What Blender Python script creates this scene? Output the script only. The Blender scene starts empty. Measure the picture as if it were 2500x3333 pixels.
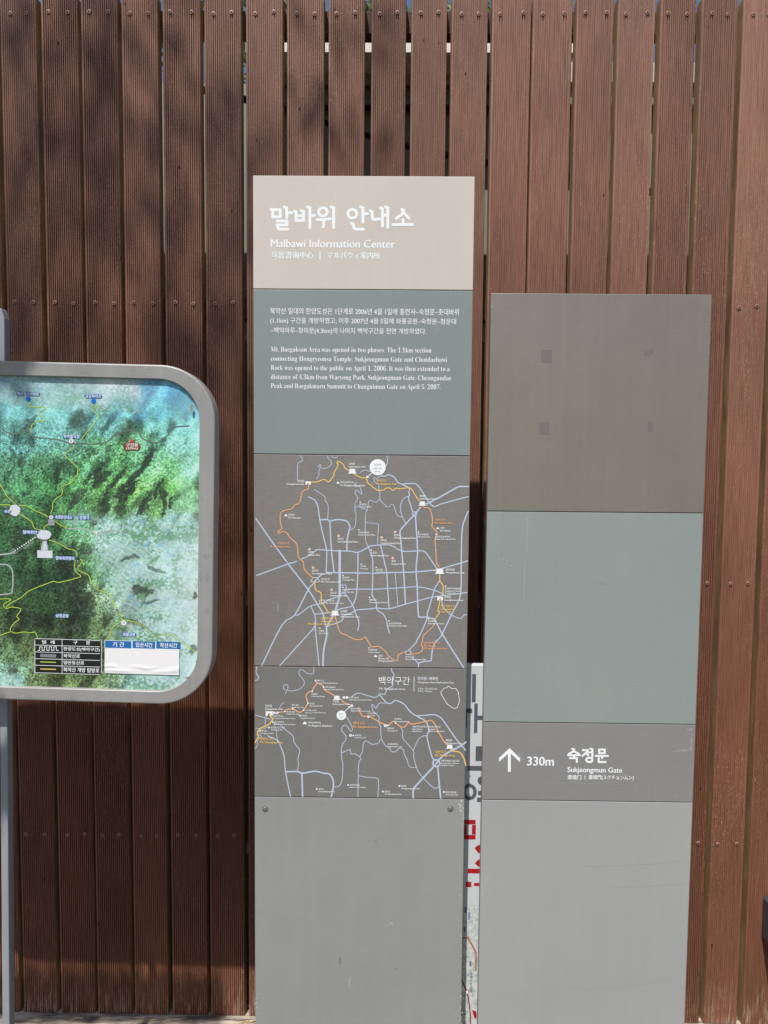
import bpy, bmesh, math, random
import numpy as np
from mathutils import Vector, Matrix

random.seed(7)
rng = np.random.default_rng(7)
SC = bpy.context.scene
COL = SC.collection
R = math.radians

# ------------------------------------------------------------------ camera
FPX, CX, CY = 2400.0, 1250.0, 1666.5          # focal length and centre in photo pixels (2500 x 3333)
PITCH, YAW, ROLL = R(3.7527), R(-0.6073), R(0.5095)
CAM = Vector((0.0, -2.0, 1.66))
_f = Vector((math.sin(YAW)*math.cos(PITCH), math.cos(YAW)*math.cos(PITCH), -math.sin(PITCH)))
_r0 = Vector((math.cos(YAW), -math.sin(YAW), 0.0))
_u0 = _r0.cross(_f)
_r = math.cos(ROLL)*_r0 + math.sin(ROLL)*_u0
_u = -math.sin(ROLL)*_r0 + math.cos(ROLL)*_u0
cam_d = bpy.data.cameras.new('camera')
cam_d.sensor_fit = 'VERTICAL'
cam_d.sensor_height = 36.0
cam_d.lens = 36.0*FPX/3333.0
cam_d.clip_start = 0.05
cam_d.clip_end = 2000.0
cam = bpy.data.objects.new('camera', cam_d)
COL.objects.link(cam)
cam.matrix_world = Matrix.Translation(CAM) @ Matrix((_r, _u, -_f)).transposed().to_4x4()
SC.camera = cam

# ------------------------------------------------------------------ world, sun, exposure
TAZ, DROP = 0.30, 1.765                       # a shadow moves 0.30 m right and 1.765 m down per metre of depth
SUN = Vector((-TAZ, -1.0, DROP)).normalized()
w = bpy.data.worlds.new('World')
SC.world = w
w.use_nodes = True
nt = w.node_tree
sky = nt.nodes.new('ShaderNodeTexSky')
sky.sky_type = 'NISHITA'
sky.sun_disc = False
sky.sun_elevation = math.asin(SUN.z)
sky.sun_rotation = math.atan2(SUN.x, SUN.y)
sky.air_density = 1.0
sky.dust_density = 1.5
nt.links.new(sky.outputs['Color'], nt.nodes['Background'].inputs['Color'])
nt.nodes['Background'].inputs['Strength'].default_value = 0.09
sl = bpy.data.lights.new('sun', 'SUN')
sl.energy = 4.0
sl.angle = R(0.53)
sl.color = (1.0, 0.96, 0.905)
so = bpy.data.objects.new('sun', sl)
COL.objects.link(so)
so.rotation_euler = SUN.to_track_quat('Z', 'Y').to_euler()
so.location = (-3, -6, 12)
SC.view_settings.view_transform = 'Standard'
SC.view_settings.look = 'None'
SC.view_settings.gamma = 1.0
SC.view_settings.exposure = 0.22
SC.cycles.max_bounces = 8

# ------------------------------------------------------------------ helpers
def P(px, py, Y):
    """world point of a photo pixel on the vertical plane y = Y (used to take real sizes off the photograph)"""
    v = _f + ((px-CX)/FPX)*_r - ((py-CY)/FPX)*_u
    return CAM + v*((Y-CAM.y)/v.y)

def lin1(c):
    c = c/255.0
    return c/12.92 if c <= 0.04045 else ((c+0.055)/1.055)**2.4
def lin(r, g, b, k=1.0):
    return (lin1(r)*k, lin1(g)*k, lin1(b)*k, 1.0)

class MB:
    """collects faces and links them as one mesh object"""
    def __init__(s):
        s.v, s.f, s.m = [], [], []
        s.n = 0
    def add(s, verts, faces, mi=0):
        o = len(s.v)
        s.v.extend([tuple(p) for p in verts])
        s.f.extend([tuple(i+o for i in f) for f in faces])
        s.m.extend([mi]*len(faces))
    def box(s, a, b, mi=0):
        x0, y0, z0 = a; x1, y1, z1 = b
        V = [(x0,y0,z0),(x1,y0,z0),(x1,y1,z0),(x0,y1,z0),(x0,y0,z1),(x1,y0,z1),(x1,y1,z1),(x0,y1,z1)]
        s.add(V, [(0,1,5,4),(1,2,6,5),(2,3,7,6),(3,0,4,7),(4,5,6,7),(3,2,1,0)], mi)
    def tube(s, pts, rad, n=10, mi=0):
        pts = [Vector(p) for p in pts]
        rings = []
        for i, p in enumerate(pts):
            t = (pts[min(i+1, len(pts)-1)] - pts[max(i-1, 0)]).normalized()
            a = t.cross(Vector((0.31, 0.95, 0.02))).normalized(); b = t.cross(a)
            rr = rad[i] if isinstance(rad, (list, tuple)) else rad
            rings.append([p + a*(rr*math.cos(2*math.pi*k/n)) + b*(rr*math.sin(2*math.pi*k/n)) for k in range(n)])
        V = [q for r_ in rings for q in r_]
        F = []
        for i in range(len(pts)-1):
            for k in range(n):
                F.append((i*n+k, i*n+(k+1) % n, (i+1)*n+(k+1) % n, (i+1)*n+k))
        F.append(tuple(range(n))[::-1]); F.append(tuple((len(pts)-1)*n+k for k in range(n)))
        s.add(V, F, mi)
    def build(s, name, mats, parent=None, smooth=False, bevel=0.0):
        me = bpy.data.meshes.new(name)
        me.from_pydata(s.v, [], s.f)
        for mt in (mats if isinstance(mats, (list, tuple)) else [mats]):
            me.materials.append(mt)
        me.polygons.foreach_set('material_index', s.m)
        if bevel:
            bm = bmesh.new(); bm.from_mesh(me)
            bmesh.ops.bevel(bm, geom=list(bm.edges), offset=bevel, segments=2, affect='EDGES', profile=0.5)
            bm.to_mesh(me); bm.free()
        if smooth:
            me.polygons.foreach_set('use_smooth', [True]*len(me.polygons))
        me.update()
        o = bpy.data.objects.new(name, me)
        COL.objects.link(o)
        if parent: o.parent = parent
        return o

def tag(o, label=None, cat=None, group=None, kind=None):
    if label: o['label'] = label
    if cat: o['category'] = cat
    if group: o['group'] = group
    if kind: o['kind'] = kind
    return o
def thing(name, loc, label, cat, group=None, roll=0.0):
    o = bpy.data.objects.new(name, None)
    o.empty_display_size = 0.1
    COL.objects.link(o)
    o.location = loc
    o.rotation_euler = (0, roll, 0)
    return tag(o, label, cat, group)

class Plane:
    """the front face of a sign: photo pixel -> (u, w) on that face; prints are laid on it, each a hair above the last"""
    def __init__(s, org, roll=0.0):
        s.o = Vector(org); s.c = math.cos(roll); s.s = math.sin(roll)
        s.k = (s.o.y-CAM.y)/FPX                    # metres per photo pixel on this plane
    def uv(s, px, py):
        d = P(px, py, s.o.y) - s.o
        return (d.x*s.c - d.z*s.s, d.x*s.s + d.z*s.c)

def crop(x0, y0, wpx, wout):
    k = wpx/wout
    return lambda pts: [(x0+a*k, y0+b*k) for a, b in pts]

def smooth_pts(p, n=4):
    if len(p) < 3: return p
    out = []
    for i in range(len(p)-1):
        p0 = p[max(i-1, 0)]; p1 = p[i]; p2 = p[i+1]; p3 = p[min(i+2, len(p)-1)]
        for j in range(n):
            t = j/n
            out.append(tuple(0.5*((2*p1[d]) + (-p0[d]+p2[d])*t + (2*p0[d]-5*p1[d]+4*p2[d]-p3[d])*t*t + (-p0[d]+3*p1[d]-3*p2[d]+p3[d])*t**3) for d in (0, 1)))
    out.append(p[-1])
    return out

LIFT0, DL = 0.00015, 0.000004
def ribbon(mb, pl, pts, wpx, mi=0, sm=4, cap=True, closed=False):
    if closed: pts = pts+[pts[0]]
    if sm: pts = smooth_pts(pts, sm)
    q = [Vector(pl.uv(*p)) for p in pts]
    q = [q[0]] + [b for a, b in zip(q, q[1:]) if (b-a).length > 1e-6]
    if len(q) < 2: return
    h = wpx*pl.k/2
    L, Rr = [], []
    n = len(q)
    for i in range(n):
        d0 = (q[i]-q[i-1]).normalized() if i else (q[1]-q[0]).normalized()
        d1 = (q[i+1]-q[i]).normalized() if i < n-1 else d0
        nn = Vector((-(d0.y+d1.y), d0.x+d1.x))
        if nn.length < 1e-4: nn = Vector((-d0.y, d0.x))
        nn.normalize()
        c = max(0.55, nn.dot(Vector((-d0.y, d0.x))))
        L.append(q[i]+nn*(h/c)); Rr.append(q[i]-nn*(h/c))
    mb.n += 1
    y = -(LIFT0+(mb.n % 64)*DL)
    V = [(p.x, y, p.y) for p in L] + [(p.x, y, p.y) for p in Rr]
    F = [(i, n+i, n+i+1, i+1) for i in range(n-1)]
    if cap:
        for (a, d, e) in ((0, (q[0]-q[1]).normalized(), 0), (n-1, (q[-1]-q[-2]).normalized(), 1)):
            m = Vector((-d.y, d.x))
            o = len(V)
            for k in (1, 2, 3):
                t = math.pi*k/4
                pp = q[a] + m*(-h*math.cos(t)) + d*(h*math.sin(t))
                V.append((pp.x, y, pp.y))
            F.append((a, n+a, o+2, o+1, o) if e == 0 and False else ((n+a, o, o+1, o+2, a) if e else (a, o, o+1, o+2, n+a)))
    mb.add(V, F, mi)

def poly(mb, pl, pts, mi=0):
    mb.n += 1
    y = -(LIFT0+(mb.n % 64)*DL)
    q = [pl.uv(*p) for p in pts]
    ar = sum(a[0]*b[1]-b[0]*a[1] for a, b in zip(q, q[1:]+q[:1]))
    if ar < 0: q = q[::-1]
    mb.add([(a, y, b) for a, b in q], [tuple(range(len(q)))], mi)
def disc(mb, pl, cx, cy, rx, ry=None, mi=0, n=24, jag=0.0):
    ry = ry or rx
    poly(mb, pl, [(cx+rx*(1+jag*(random.random()-.5))*math.cos(2*math.pi*k/n), cy+ry*(1+jag*(random.random()-.5))*math.sin(2*math.pi*k/n)) for k in range(n)], mi)
def rect(mb, pl, x0, y0, x1, y1, mi=0):
    # square with the sign itself, so it keeps the sign's own tilt
    u0, w0 = pl.uv(x0, y1); du = (x1-x0)*pl.k; dw = (y1-y0)*pl.k
    mb.n += 1
    y = -(LIFT0+(mb.n % 64)*DL)
    mb.add([(u0, y, w0), (u0+du, y, w0), (u0+du, y, w0+dw), (u0, y, w0+dw)], [(0, 1, 2, 3)], mi)
def ring(mb, pl, cx, cy, r, wpx, mi=0, ry=None):
    ry = ry or r
    n = 32; mb.n += 1
    y = -(LIFT0+(mb.n % 64)*DL)
    V = []
    for k in range(n):
        a = 2*math.pi*k/n
        for s_ in (1, -1):
            u_, w_ = pl.uv(cx+(r+s_*wpx/2)*math.cos(a), cy-(ry+s_*wpx/2)*math.sin(a))
            V.append((u_, y, w_))
    mb.add(V, [(2*k, 2*((k+1) % n), 2*((k+1) % n)+1, 2*k+1) for k in range(n)], mi)

_tc = {}
def glyphs(s, bold):
    key = (s, bold)
    if key not in _tc:
        c = bpy.data.curves.new('lettering', 'FONT')
        c.body = s; c.size = 1.0; c.resolution_u = 3; c.offset = bold
        o = bpy.data.objects.new('lettering', c)
        m = bpy.data.meshes.new_from_object(o)
        V = [(v.co.x, v.co.y) for v in m.vertices]; F = [tuple(p.vertices) for p in m.polygons]
        bpy.data.objects.remove(o); bpy.data.curves.remove(c); bpy.data.meshes.remove(m)
        _tc[key] = (V, F)
    return _tc[key]
def serif(s):
    o = ''
    for ch in s:
        if 'A' <= ch <= 'Z': o += chr(0x1D400+ord(ch)-65)
        elif 'a' <= ch <= 'z': o += chr(0x1D41A+ord(ch)-97)
        elif '0' <= ch <= '9': o += chr(0x1D7CE+ord(ch)-48)
        else: o += ch
    return o
def text(mb, pl, s, x0, y0, x1=None, y1=None, mi=0, bold=0.012, mode='B', rot=0.0, align='L', wid=0.95):
    """box (x0,y0)-(x1,y1) in photo pixels; mode B fits the ink box, L fits cap height on the baseline"""
    V, F = glyphs(s, min(0.0, bold))
    if not V: return
    a = [v[0] for v in V]; b = [v[1] for v in V]
    xa, xb = min(a), max(a)
    ya, yb = (min(b), max(b)) if mode == 'B' else (0.0, 0.69)
    sy = (y1-y0)/(yb-ya)
    if x1 is None:
        sx = sy*wid
        if align == 'R': x0 = x0-(xb-xa)*sx
        if align == 'C': x0 = x0-(xb-xa)*sx/2
    else:
        sx = (x1-x0)/(xb-xa)
    u0, w0 = pl.uv(x0, y1)
    cr, sr = math.cos(rot), math.sin(rot)
    for (ox, oy) in (((0.0, 0.0),) if bold < 0.001 else ((-bold, -bold*0.5), (bold, bold*0.5))):   # heavier weights are the glyph laid twice, a hair apart
        mb.n += 1
        y = -(LIFT0+(mb.n % 64)*DL)
        out = []
        for (vx, vy) in V:
            dx = (vx-xa+ox)*sx*pl.k; dz = (vy-ya+oy)*sy*pl.k
            out.append((u0+dx*cr-dz*sr, y, w0+dx*sr+dz*cr))
        mb.add(out, F, mi)

# ------------------------------------------------------------------ materials
def newmat(name):
    m = bpy.data.materials.new(name)
    m.use_nodes = True
    n = m.node_tree
    return m, n, n.nodes['Principled BSDF']
def N(n, t, **kw):
    x = n.nodes.new(t)
    for k, v in kw.items():
        if k.startswith('i_'): x.inputs[k[2:].replace('_', ' ')].default_value = v
        else: setattr(x, k, v)
    return x
def coords(n, scale):
    tc = N(n, 'ShaderNodeTexCoord'); mp = N(n, 'ShaderNodeMapping')
    mp.inputs['Scale'].default_value = scale
    n.links.new(tc.outputs['Object'], mp.inputs['Vector'])
    return mp.outputs['Vector']
def noise(n, scale_vec, scale=1.0, detail=3.0, rough=0.55):
    t = N(n, 'ShaderNodeTexNoise')
    t.inputs['Scale'].default_value = scale; t.inputs['Detail'].default_value = detail; t.inputs['Roughness'].default_value = rough
    n.links.new(coords(n, scale_vec), t.inputs['Vector'])
    return t.outputs['Fac']
def ramp(n, fac, a, b, ca=(0,0,0,1), cb=(1,1,1,1)):
    r_ = N(n, 'ShaderNodeValToRGB')
    r_.color_ramp.elements[0].position = a; r_.color_ramp.elements[0].color = ca
    r_.color_ramp.elements[1].position = b; r_.color_ramp.elements[1].color = cb
    n.links.new(fac, r_.inputs['Fac'])
    return r_.outputs['Color']
def mix(n, fac, a, b, mode='MIX'):
    x = N(n, 'ShaderNodeMix'); x.data_type = 'RGBA'; x.blend_type = mode
    if hasattr(fac, 'links'): n.links.new(fac, x.inputs[0])
    else: x.inputs[0].default_value = fac
    for s_, v in ((6, a), (7, b)):
        if hasattr(v, 'links'): n.links.new(v, x.inputs[s_])
        else: x.inputs[s_].default_value = v
    return x.outputs[2]
def plain(name, c, rough=0.5, metal=0.0, spec=0.5):
    m, n, b = newmat(name)
    b.inputs['Base Color'].default_value = c
    b.inputs['Roughness'].default_value = rough
    b.inputs['Metallic'].default_value = metal
    b.inputs['Specular IOR Level'].default_value = spec
    return m
def sign_metal(name, c, brush=0.10, rough=0.42, metal=0.0, spec=0.5, mottle=0.06, speck=0.5):
    m, n, b = newmat(name)
    v1 = noise(n, (34.0, 1.0, 420.0), 1.0, 3.0, 0.7)
    v2 = noise(n, (3.0, 3.0, 3.0), 1.0, 4.0, 0.6)
    v3 = noise(n, (1.0, 1.0, 1.0), 420.0, 2.0, 0.5)
    c1 = mix(n, ramp(n, v1, 0.25, 0.75), tuple(x*(1-brush) for x in c[:3])+(1,), tuple(min(1, x*(1+brush)) for x in c[:3])+(1,))
    c2 = mix(n, 1.0, c1, ramp(n, v2, 0.3, 0.7, (1-mottle,)*3+(1,), (1+mottle*0.6,)*3+(1,)), 'MULTIPLY')
    c3 = mix(n, ramp(n, v3, 0.74, 0.80, (0,0,0,1), (speck,)*3+(1,)), c2, (0.62, 0.64, 0.64, 1))
    v4 = noise(n, (55.0, 1.0, 2.2), 1.0, 4.0, 0.6)              # rain streaks
    c3 = mix(n, 1.0, c3, ramp(n, v4, 0.30, 0.72, (1-mottle*0.45,)*3+(1,), (1+mottle*0.25,)*3+(1,)), 'MULTIPLY')
    v5 = noise(n, (60.0, 1.0, 700.0), 1.0, 1.0, 0.4)            # short brushed dashes
    c3 = mix(n, ramp(n, v5, 0.70, 0.76, (0,0,0,1), (speck*0.45,)*3+(1,)), c3, (0.58, 0.6, 0.6, 1))
    n.links.new(c3, b.inputs['Base Color'])
    rr = ramp(n, v1, 0.2, 0.8, (rough-0.08,)*3+(1,), (rough+0.1,)*3+(1,))
    n.links.new(rr, b.inputs['Roughness'])
    b.inputs['Metallic'].default_value = metal
    b.inputs['Specular IOR Level'].default_value = spec
    bp = N(n, 'ShaderNodeBump'); bp.inputs['Strength'].default_value = 0.06; bp.inputs['Distance'].default_value = 0.001
    n.links.new(v1, bp.inputs['Height']); n.links.new(bp.outputs['Normal'], b.inputs['Normal'])
    return m

def wood_paint():
    m, n, b = newmat('stained_wood')
    oi = N(n, 'ShaderNodeObjectInfo')
    fine = noise(n, (420.0, 60.0, 9.0), 1.0, 4.0, 0.65)        # streaks that run down the board
    fleck = noise(n, (330.0, 330.0, 120.0), 1.0, 3.0, 0.65)       # pale flecks: rubbed paint, with glints put into the colour
    where = noise(n, (7.0, 7.0, 1.6), 1.0, 3.0, 0.6)
    blot = noise(n, (6.0, 6.0, 2.2), 1.0, 5.0, 0.6)
    sep = N(n, 'ShaderNodeSeparateXYZ')
    tc = N(n, 'ShaderNodeTexCoord'); n.links.new(tc.outputs['Object'], sep.inputs['Vector'])
    # stain fades to a paler purple brown towards the weather-beaten top
    mr = N(n, 'ShaderNodeMapRange'); mr.inputs['From Min'].default_value = 1.0; mr.inputs['From Max'].default_value = 2.9
    n.links.new(sep.outputs['Z'], mr.inputs['Value'])
    base = mix(n, mr.outputs['Result'], lin(129, 86, 66), lin(146, 110, 94))
    hv = N(n, 'ShaderNodeHueSaturation')
    mv = N(n, 'ShaderNodeMapRange'); mv.inputs['To Min'].default_value = 0.78; mv.inputs['To Max'].default_value = 1.16
    n.links.new(oi.outputs['Random'], mv.inputs['Value'])
    n.links.new(mv.outputs['Result'], hv.inputs['Value'])
    n.links.new(base, hv.inputs['Color'])
    c = mix(n, 1.0, hv.outputs['Color'], ramp(n, blot, 0.3, 0.72, (0.74, 0.74, 0.75, 1), (1.12, 1.1, 1.08, 1)), 'MULTIPLY')
    c = mix(n, 1.0, c, ramp(n, fine, 0.25, 0.75, (0.56, 0.55, 0.54, 1), (1.42, 1.42, 1.42, 1)), 'MULTIPLY')
    fm = N(n, 'ShaderNodeMath', operation='MULTIPLY')
    n.links.new(ramp(n, fleck, 0.57, 0.74), fm.inputs[0]); n.links.new(ramp(n, where, 0.36, 0.66), fm.inputs[1])
    c = mix(n, fm.outputs[0], c, lin(198, 164, 144))
    # dried splash and dirt on the lowest hand's breadth
    dz = N(n, 'ShaderNodeMapRange'); dz.inputs['From Min'].default_value = 0.22; dz.inputs['From Max'].default_value = 0.08
    n.links.new(sep.outputs['Z'], dz.inputs['Value'])
    dm = N(n, 'ShaderNodeMath', operation='MULTIPLY')
    n.links.new(dz.outputs['Result'], dm.inputs[0])
    n.links.new(ramp(n, noise(n, (120.0, 60.0, 14.0), 1.0, 4.0, 0.7), 0.5, 0.68), dm.inputs[1])
    c = mix(n, dm.outputs[0], c, lin(176, 160, 140))
    # knots and old nail holes
    vo = N(n, 'ShaderNodeTexVoronoi'); vo.inputs['Scale'].default_value = 1.0
    n.links.new(coords(n, (22.0, 1.0, 8.5)), vo.inputs['Vector'])
    c = mix(n, ramp(n, vo.outputs['Distance'], 0.030, 0.055, (1,1,1,1), (0,0,0,1)), c, (0.012, 0.008, 0.006, 1))
    n.links.new(c, b.inputs['Base Color'])
    n.links.new(ramp(n, fine, 0.2, 0.8, (0.62,)*3+(1,), (0.40,)*3+(1,)), b.inputs['Roughness'])
    b.inputs['Specular IOR Level'].default_value = 0.28
    bp = N(n, 'ShaderNodeBump'); bp.inputs['Strength'].default_value = 0.55; bp.inputs['Distance'].default_value = 0.0012
    ad = N(n, 'ShaderNodeMath', operation='ADD')
    n.links.new(fleck, ad.inputs[0]); n.links.new(fine, ad.inputs[1])
    n.links.new(ad.outputs[0], bp.inputs['Height']); n.links.new(bp.outputs['Normal'], b.inputs['Normal'])
    return m
def bare_wood(name, ca, cb, sc=(60.0, 60.0, 6.0), thr=(0.3, 0.7)):
    m, n, b = newmat(name)
    f1 = noise(n, sc, 1.0, 5.0, 0.65)
    n.links.new(ramp(n, f1, thr[0], thr[1], ca, cb), b.inputs['Base Color'])
    b.inputs['Roughness'].default_value = 0.75
    bp = N(n, 'ShaderNodeBump'); bp.inputs['Strength'].default_value = 0.4; bp.inputs['Distance'].default_value = 0.002
    n.links.new(f1, bp.inputs['Height']); n.links.new(bp.outputs['Normal'], b.inputs['Normal'])
    return m

M = {}
M['stain'] = wood_paint()
M['edge'] = bare_wood('bare_board_edge', lin(124, 97, 66), lin(186, 152, 108), (120.0, 40.0, 7.0))
M['rail'] = bare_wood('dark_rail_wood', lin(46, 34, 28), lin(88, 66, 54), (8.0, 60.0, 90.0))
M['sill'] = bare_wood('weathered_timber', lin(92, 84, 76), lin(196, 184, 166), (9.0, 70.0, 70.0), (0.38, 0.62))
M['screw'] = plain('painted_screw', lin(150, 112, 98), 0.45)
M['cross_shade'] = plain('screw_cross_shade', (0.01, 0.008, 0.007, 1), 0.8)  # flat dark cross on the head, the slot's shade put into its colour
M['galv'] = sign_metal('galvanised_bar', lin(214, 212, 204), 0.05, 0.5)
M['olive'] = plain('olive_wall_paint', lin(134, 138, 124), 0.6)
M['olive_lit'] = plain('lit_olive_paint', lin(190, 194, 178), 0.6)  # same olive, with light reaching the upper band put into the colour
M['cream'] = sign_metal('cream_flashing', lin(226, 220, 208), 0.05, 0.5, mottle=0.1)
M['black'] = plain('black_rubber', (0.012, 0.012, 0.012, 1), 0.5)
M['white'] = plain('white_print', lin(242, 247, 248), 0.45)
M['beige'] = sign_metal('beige_enamel', lin(206, 198, 188), 0.025, 0.5, mottle=0.05, speck=0.3)
M['slate'] = sign_metal('slate_green_enamel', lin(135, 146, 145), 0.03, 0.42, mottle=0.05)
M['brushed'] = sign_metal('brushed_steel_plate', lin(132, 130, 126), 0.17, 0.36, metal=0.0, spec=0.6, mottle=0.07)
M['plate'] = sign_metal('grey_plate', lin(124, 123, 119), 0.08, 0.4, mottle=0.05)
M['base'] = sign_metal('pale_grey_enamel', lin(150, 151, 150), 0.05, 0.42, mottle=0.06)
M['taupe'] = sign_metal('taupe_enamel', lin(152, 147, 137), 0.04, 0.36, metal=0.40, spec=0.6, mottle=0.10)
M['sage'] = sign_metal('sage_enamel', lin(147, 156, 153), 0.03, 0.40, mottle=0.05)
M['arrowp'] = sign_metal('mid_grey_enamel', lin(140, 139, 138), 0.05, 0.42, mottle=0.06)
M['base2'] = sign_metal('light_grey_enamel', lin(163, 165, 164), 0.03, 0.42, mottle=0.05)
M['body'] = sign_metal('folded_steel_body', lin(150, 148, 144), 0.04, 0.5, speck=0.2)
M['blue'] = plain('pale_blue_print', lin(190, 205, 226), 0.45)
M['orange'] = plain('apricot_print', lin(243, 178, 128), 0.45)
M['yellow'] = plain('golden_print', lin(248, 206, 112), 0.45)
M['ink'] = plain('grey_print', lin(96, 98, 100), 0.5)
M['bolt'] = plain('bolt_steel', lin(168, 166, 160), 0.35, 0.7)
M['frame'] = sign_metal('brushed_frame_steel', lin(160, 160, 158), 0.05, 0.40, metal=0.1, mottle=0.12, speck=0.3)
M['column'] = sign_metal('grey_painted_column', lin(152, 157, 163), 0.03, 0.5, mottle=0.08)
M['white_sheet'] = plain('white_sheet', lin(208, 213, 217), 0.5)
M['char'] = plain('charcoal_print', lin(92, 96, 104), 0.5)
M['red'] = plain('dark_red_print', lin(176, 22, 36), 0.5)
M['paper'] = plain('white_paper', lin(240, 240, 240), 0.6)
M['utility'] = plain('dark_grey_metal', lin(72, 74, 80), 0.45)

# ------------------------------------------------------------------ ground
m, n, b = newmat('path_paving')
n.links.new(mix(n, ramp(n, noise(n, (1, 1, 1), 60.0, 6.0, 0.7), 0.35, 0.65), lin(78, 72, 64), lin(106, 99, 88)), b.inputs['Base Color'])
b.inputs['Roughness'].default_value = 0.85
g = MB()
g.add([(-600, -600, 0), (600, -600, 0), (600, 600, 0), (-600, 600, 0)], [(0, 1, 2, 3)])
tag(g.build('ground', m), kind='structure')

# ------------------------------------------------------------------ fence
fence = thing('wooden_fence', (0, 0, 0), 'tall brown stained fence of grooved vertical boards with screws in rows', 'fence')
BT = 0.034
ZB, ZT = 0.083, 2.872
lefts = [132, 262, 394, 528, 664, 800, 934, 1070, 1210, 1340, 1471, 1603, 1736, 1878, 2012, 2151, 2285, 2420]
rights = [251, 381, 512, 651, 784, 920, 1055, 1188, 1323, 1456, 1589, 1730, 1865, 2000, 2134, 2267, 2403, 2538]
spans = [(P(a, 20, 0).x, P(c, 20, 0).x) for a, c in zip(lefts, rights)]
x = spans[0][0]
while x > -1.75:
    x -= 0.1075
    spans.insert(0, (x, x+0.0945))
x = spans[-1][0]
while x < 1.7:
    x += 0.1075
    spans.append((x, x+0.0945))

def board_mesh(x0, x1, depth, ngr, z0, z1):
    mb = MB()
    ins = 0.0035
    prof = [(x0, BT), (x0, 0.003), (x0+0.0012, 0.0008)]
    a, c = x0+ins, x1-ins
    st = (c-a)/ngr
    for k in range(ngr):
        p0 = a+k*st
        prof += [(p0+st*0.04, depth*0.12), (p0+st*0.16, 0.0), (p0+st*0.40, 0.0), (p0+st*0.50, depth*0.12), (p0+st*0.58, depth), (p0+st*0.96, depth)]
    prof += [(x1-0.0012, 0.0008), (x1, 0.003), (x1, BT)]
    n_ = len(prof)
    V = [(px, py, z0) for px, py in prof] + [(px, py, z1) for px, py in prof]
    F, mi = [], []
    for i in range(n_-1):
        mb.add([V[i], V[i+1], V[n_+i+1], V[n_+i]], [(0, 1, 2, 3)], 1 if i in (0, n_-2) else 0)
    mb.add([V[0], V[n_-1], V[2*n_-1], V[n_]], [(3, 2, 1, 0)], 1)
    mb.add(V[n_:], [tuple(range(n_))], 1)
    return mb

def screw_mesh():
    mb = MB()
    n_ = 18
    rad = [(0.0056, 0.0), (0.0056, -0.0010), (0.0050, -0.0019), (0.0030, -0.0023), (0.0, -0.0024)]
    V = []
    for r_, y in rad[:-1]:
        V += [(r_*math.cos(2*math.pi*k/n_), y, r_*math.sin(2*math.pi*k/n_)) for k in range(n_)]
    F = []
    for i in range(len(rad)-2):
        for k in range(n_):
            F.append((i*n_+k, i*n_+(k+1) % n_, (i+1)*n_+(k+1) % n_, (i+1)*n_+k))
    F.append(tuple((len(rad)-2)*n_+k for k in range(n_)))
    mb.add(V, F, 0)
    a, t = 0.0030, 0.00075
    mb.add([(-a, -0.0026, -t), (a, -0.0026, -t), (a, -0.0026, t), (-a, -0.0026, t)], [(0, 1, 2, 3)], 1)
    mb.add([(-t, -0.00265, -a), (t, -0.00265, -a), (t, -0.00265, a), (-t, -0.00265, a)], [(0, 1, 2, 3)], 1)
    me = bpy.data.meshes.new('screw')
    me.from_pydata(mb.v, [], mb.f)
    me.materials.append(M['screw']); me.materials.append(M['cross_shade'])
    me.polygons.foreach_set('material_index', mb.m)
    return me
SCREW = screw_mesh()
rowz = [CAM.z+1.170, CAM.z+0.423, CAM.z-0.319, CAM.z-1.048]
nscr = 0
for (x0, x1) in spans:
    dpt = random.choice([0.0024, 0.0032, 0.0038, 0.0044])
    if x0 > 0.86: dpt = 0.0014
    bo = board_mesh(x0, x1, dpt, 16, ZB+random.uniform(0.0005, 0.003), ZT+random.uniform(-0.004, 0.004)).build('board', [M['stain'], M['edge']], fence)
    if -1.08 < x0 < 1.0:
        for ri, rz in enumerate(rowz):
            for fr in (0.24, 0.76):
                sx = x0+(x1-x0)*fr+random.uniform(-0.005, 0.005)
                if ri == 1 and (-0.40 < sx < 0.235 or 0.27 < sx < 0.86): continue
                if ri == 2 and (-1.3 < sx < -0.50 or -0.43 < sx < 0.86): continue
                if ri == 3 and -0.40 < sx < 0.81: continue
                if abs(sx) > 1.06: continue
                so_ = bpy.data.objects.new('screw', SCREW)
                COL.objects.link(so_); so_.parent = bo
                so_.location = (sx, 0.0002, rz+0.0015*random.uniform(-2, 2))
                so_.rotation_euler = (0, random.uniform(0, 1.5), 0)
                nscr += 1
for i, rz in enumerate(rowz):
    h = 0.024
    rl = MB(); rl.box((-1.85, BT+0.001, rz-0.032), (1.85, BT+0.045, rz+0.026))
    rl.build('rail', M['rail'], fence, bevel=0.002)
    if i == 0: continue
    gb = MB(); gb.box((-1.85, BT+0.030, rz-0.086), (1.85, BT+0.075, rz-0.038))
    gb.build('metal_bar', M['galv'], fence, bevel=0.0015)
sl_ = MB(); sl_.box((-1.9, -0.085, 0.0), (1.9, 0.05, ZB))
sl_.build('sill', M['sill'], fence, bevel=0.004)

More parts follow.
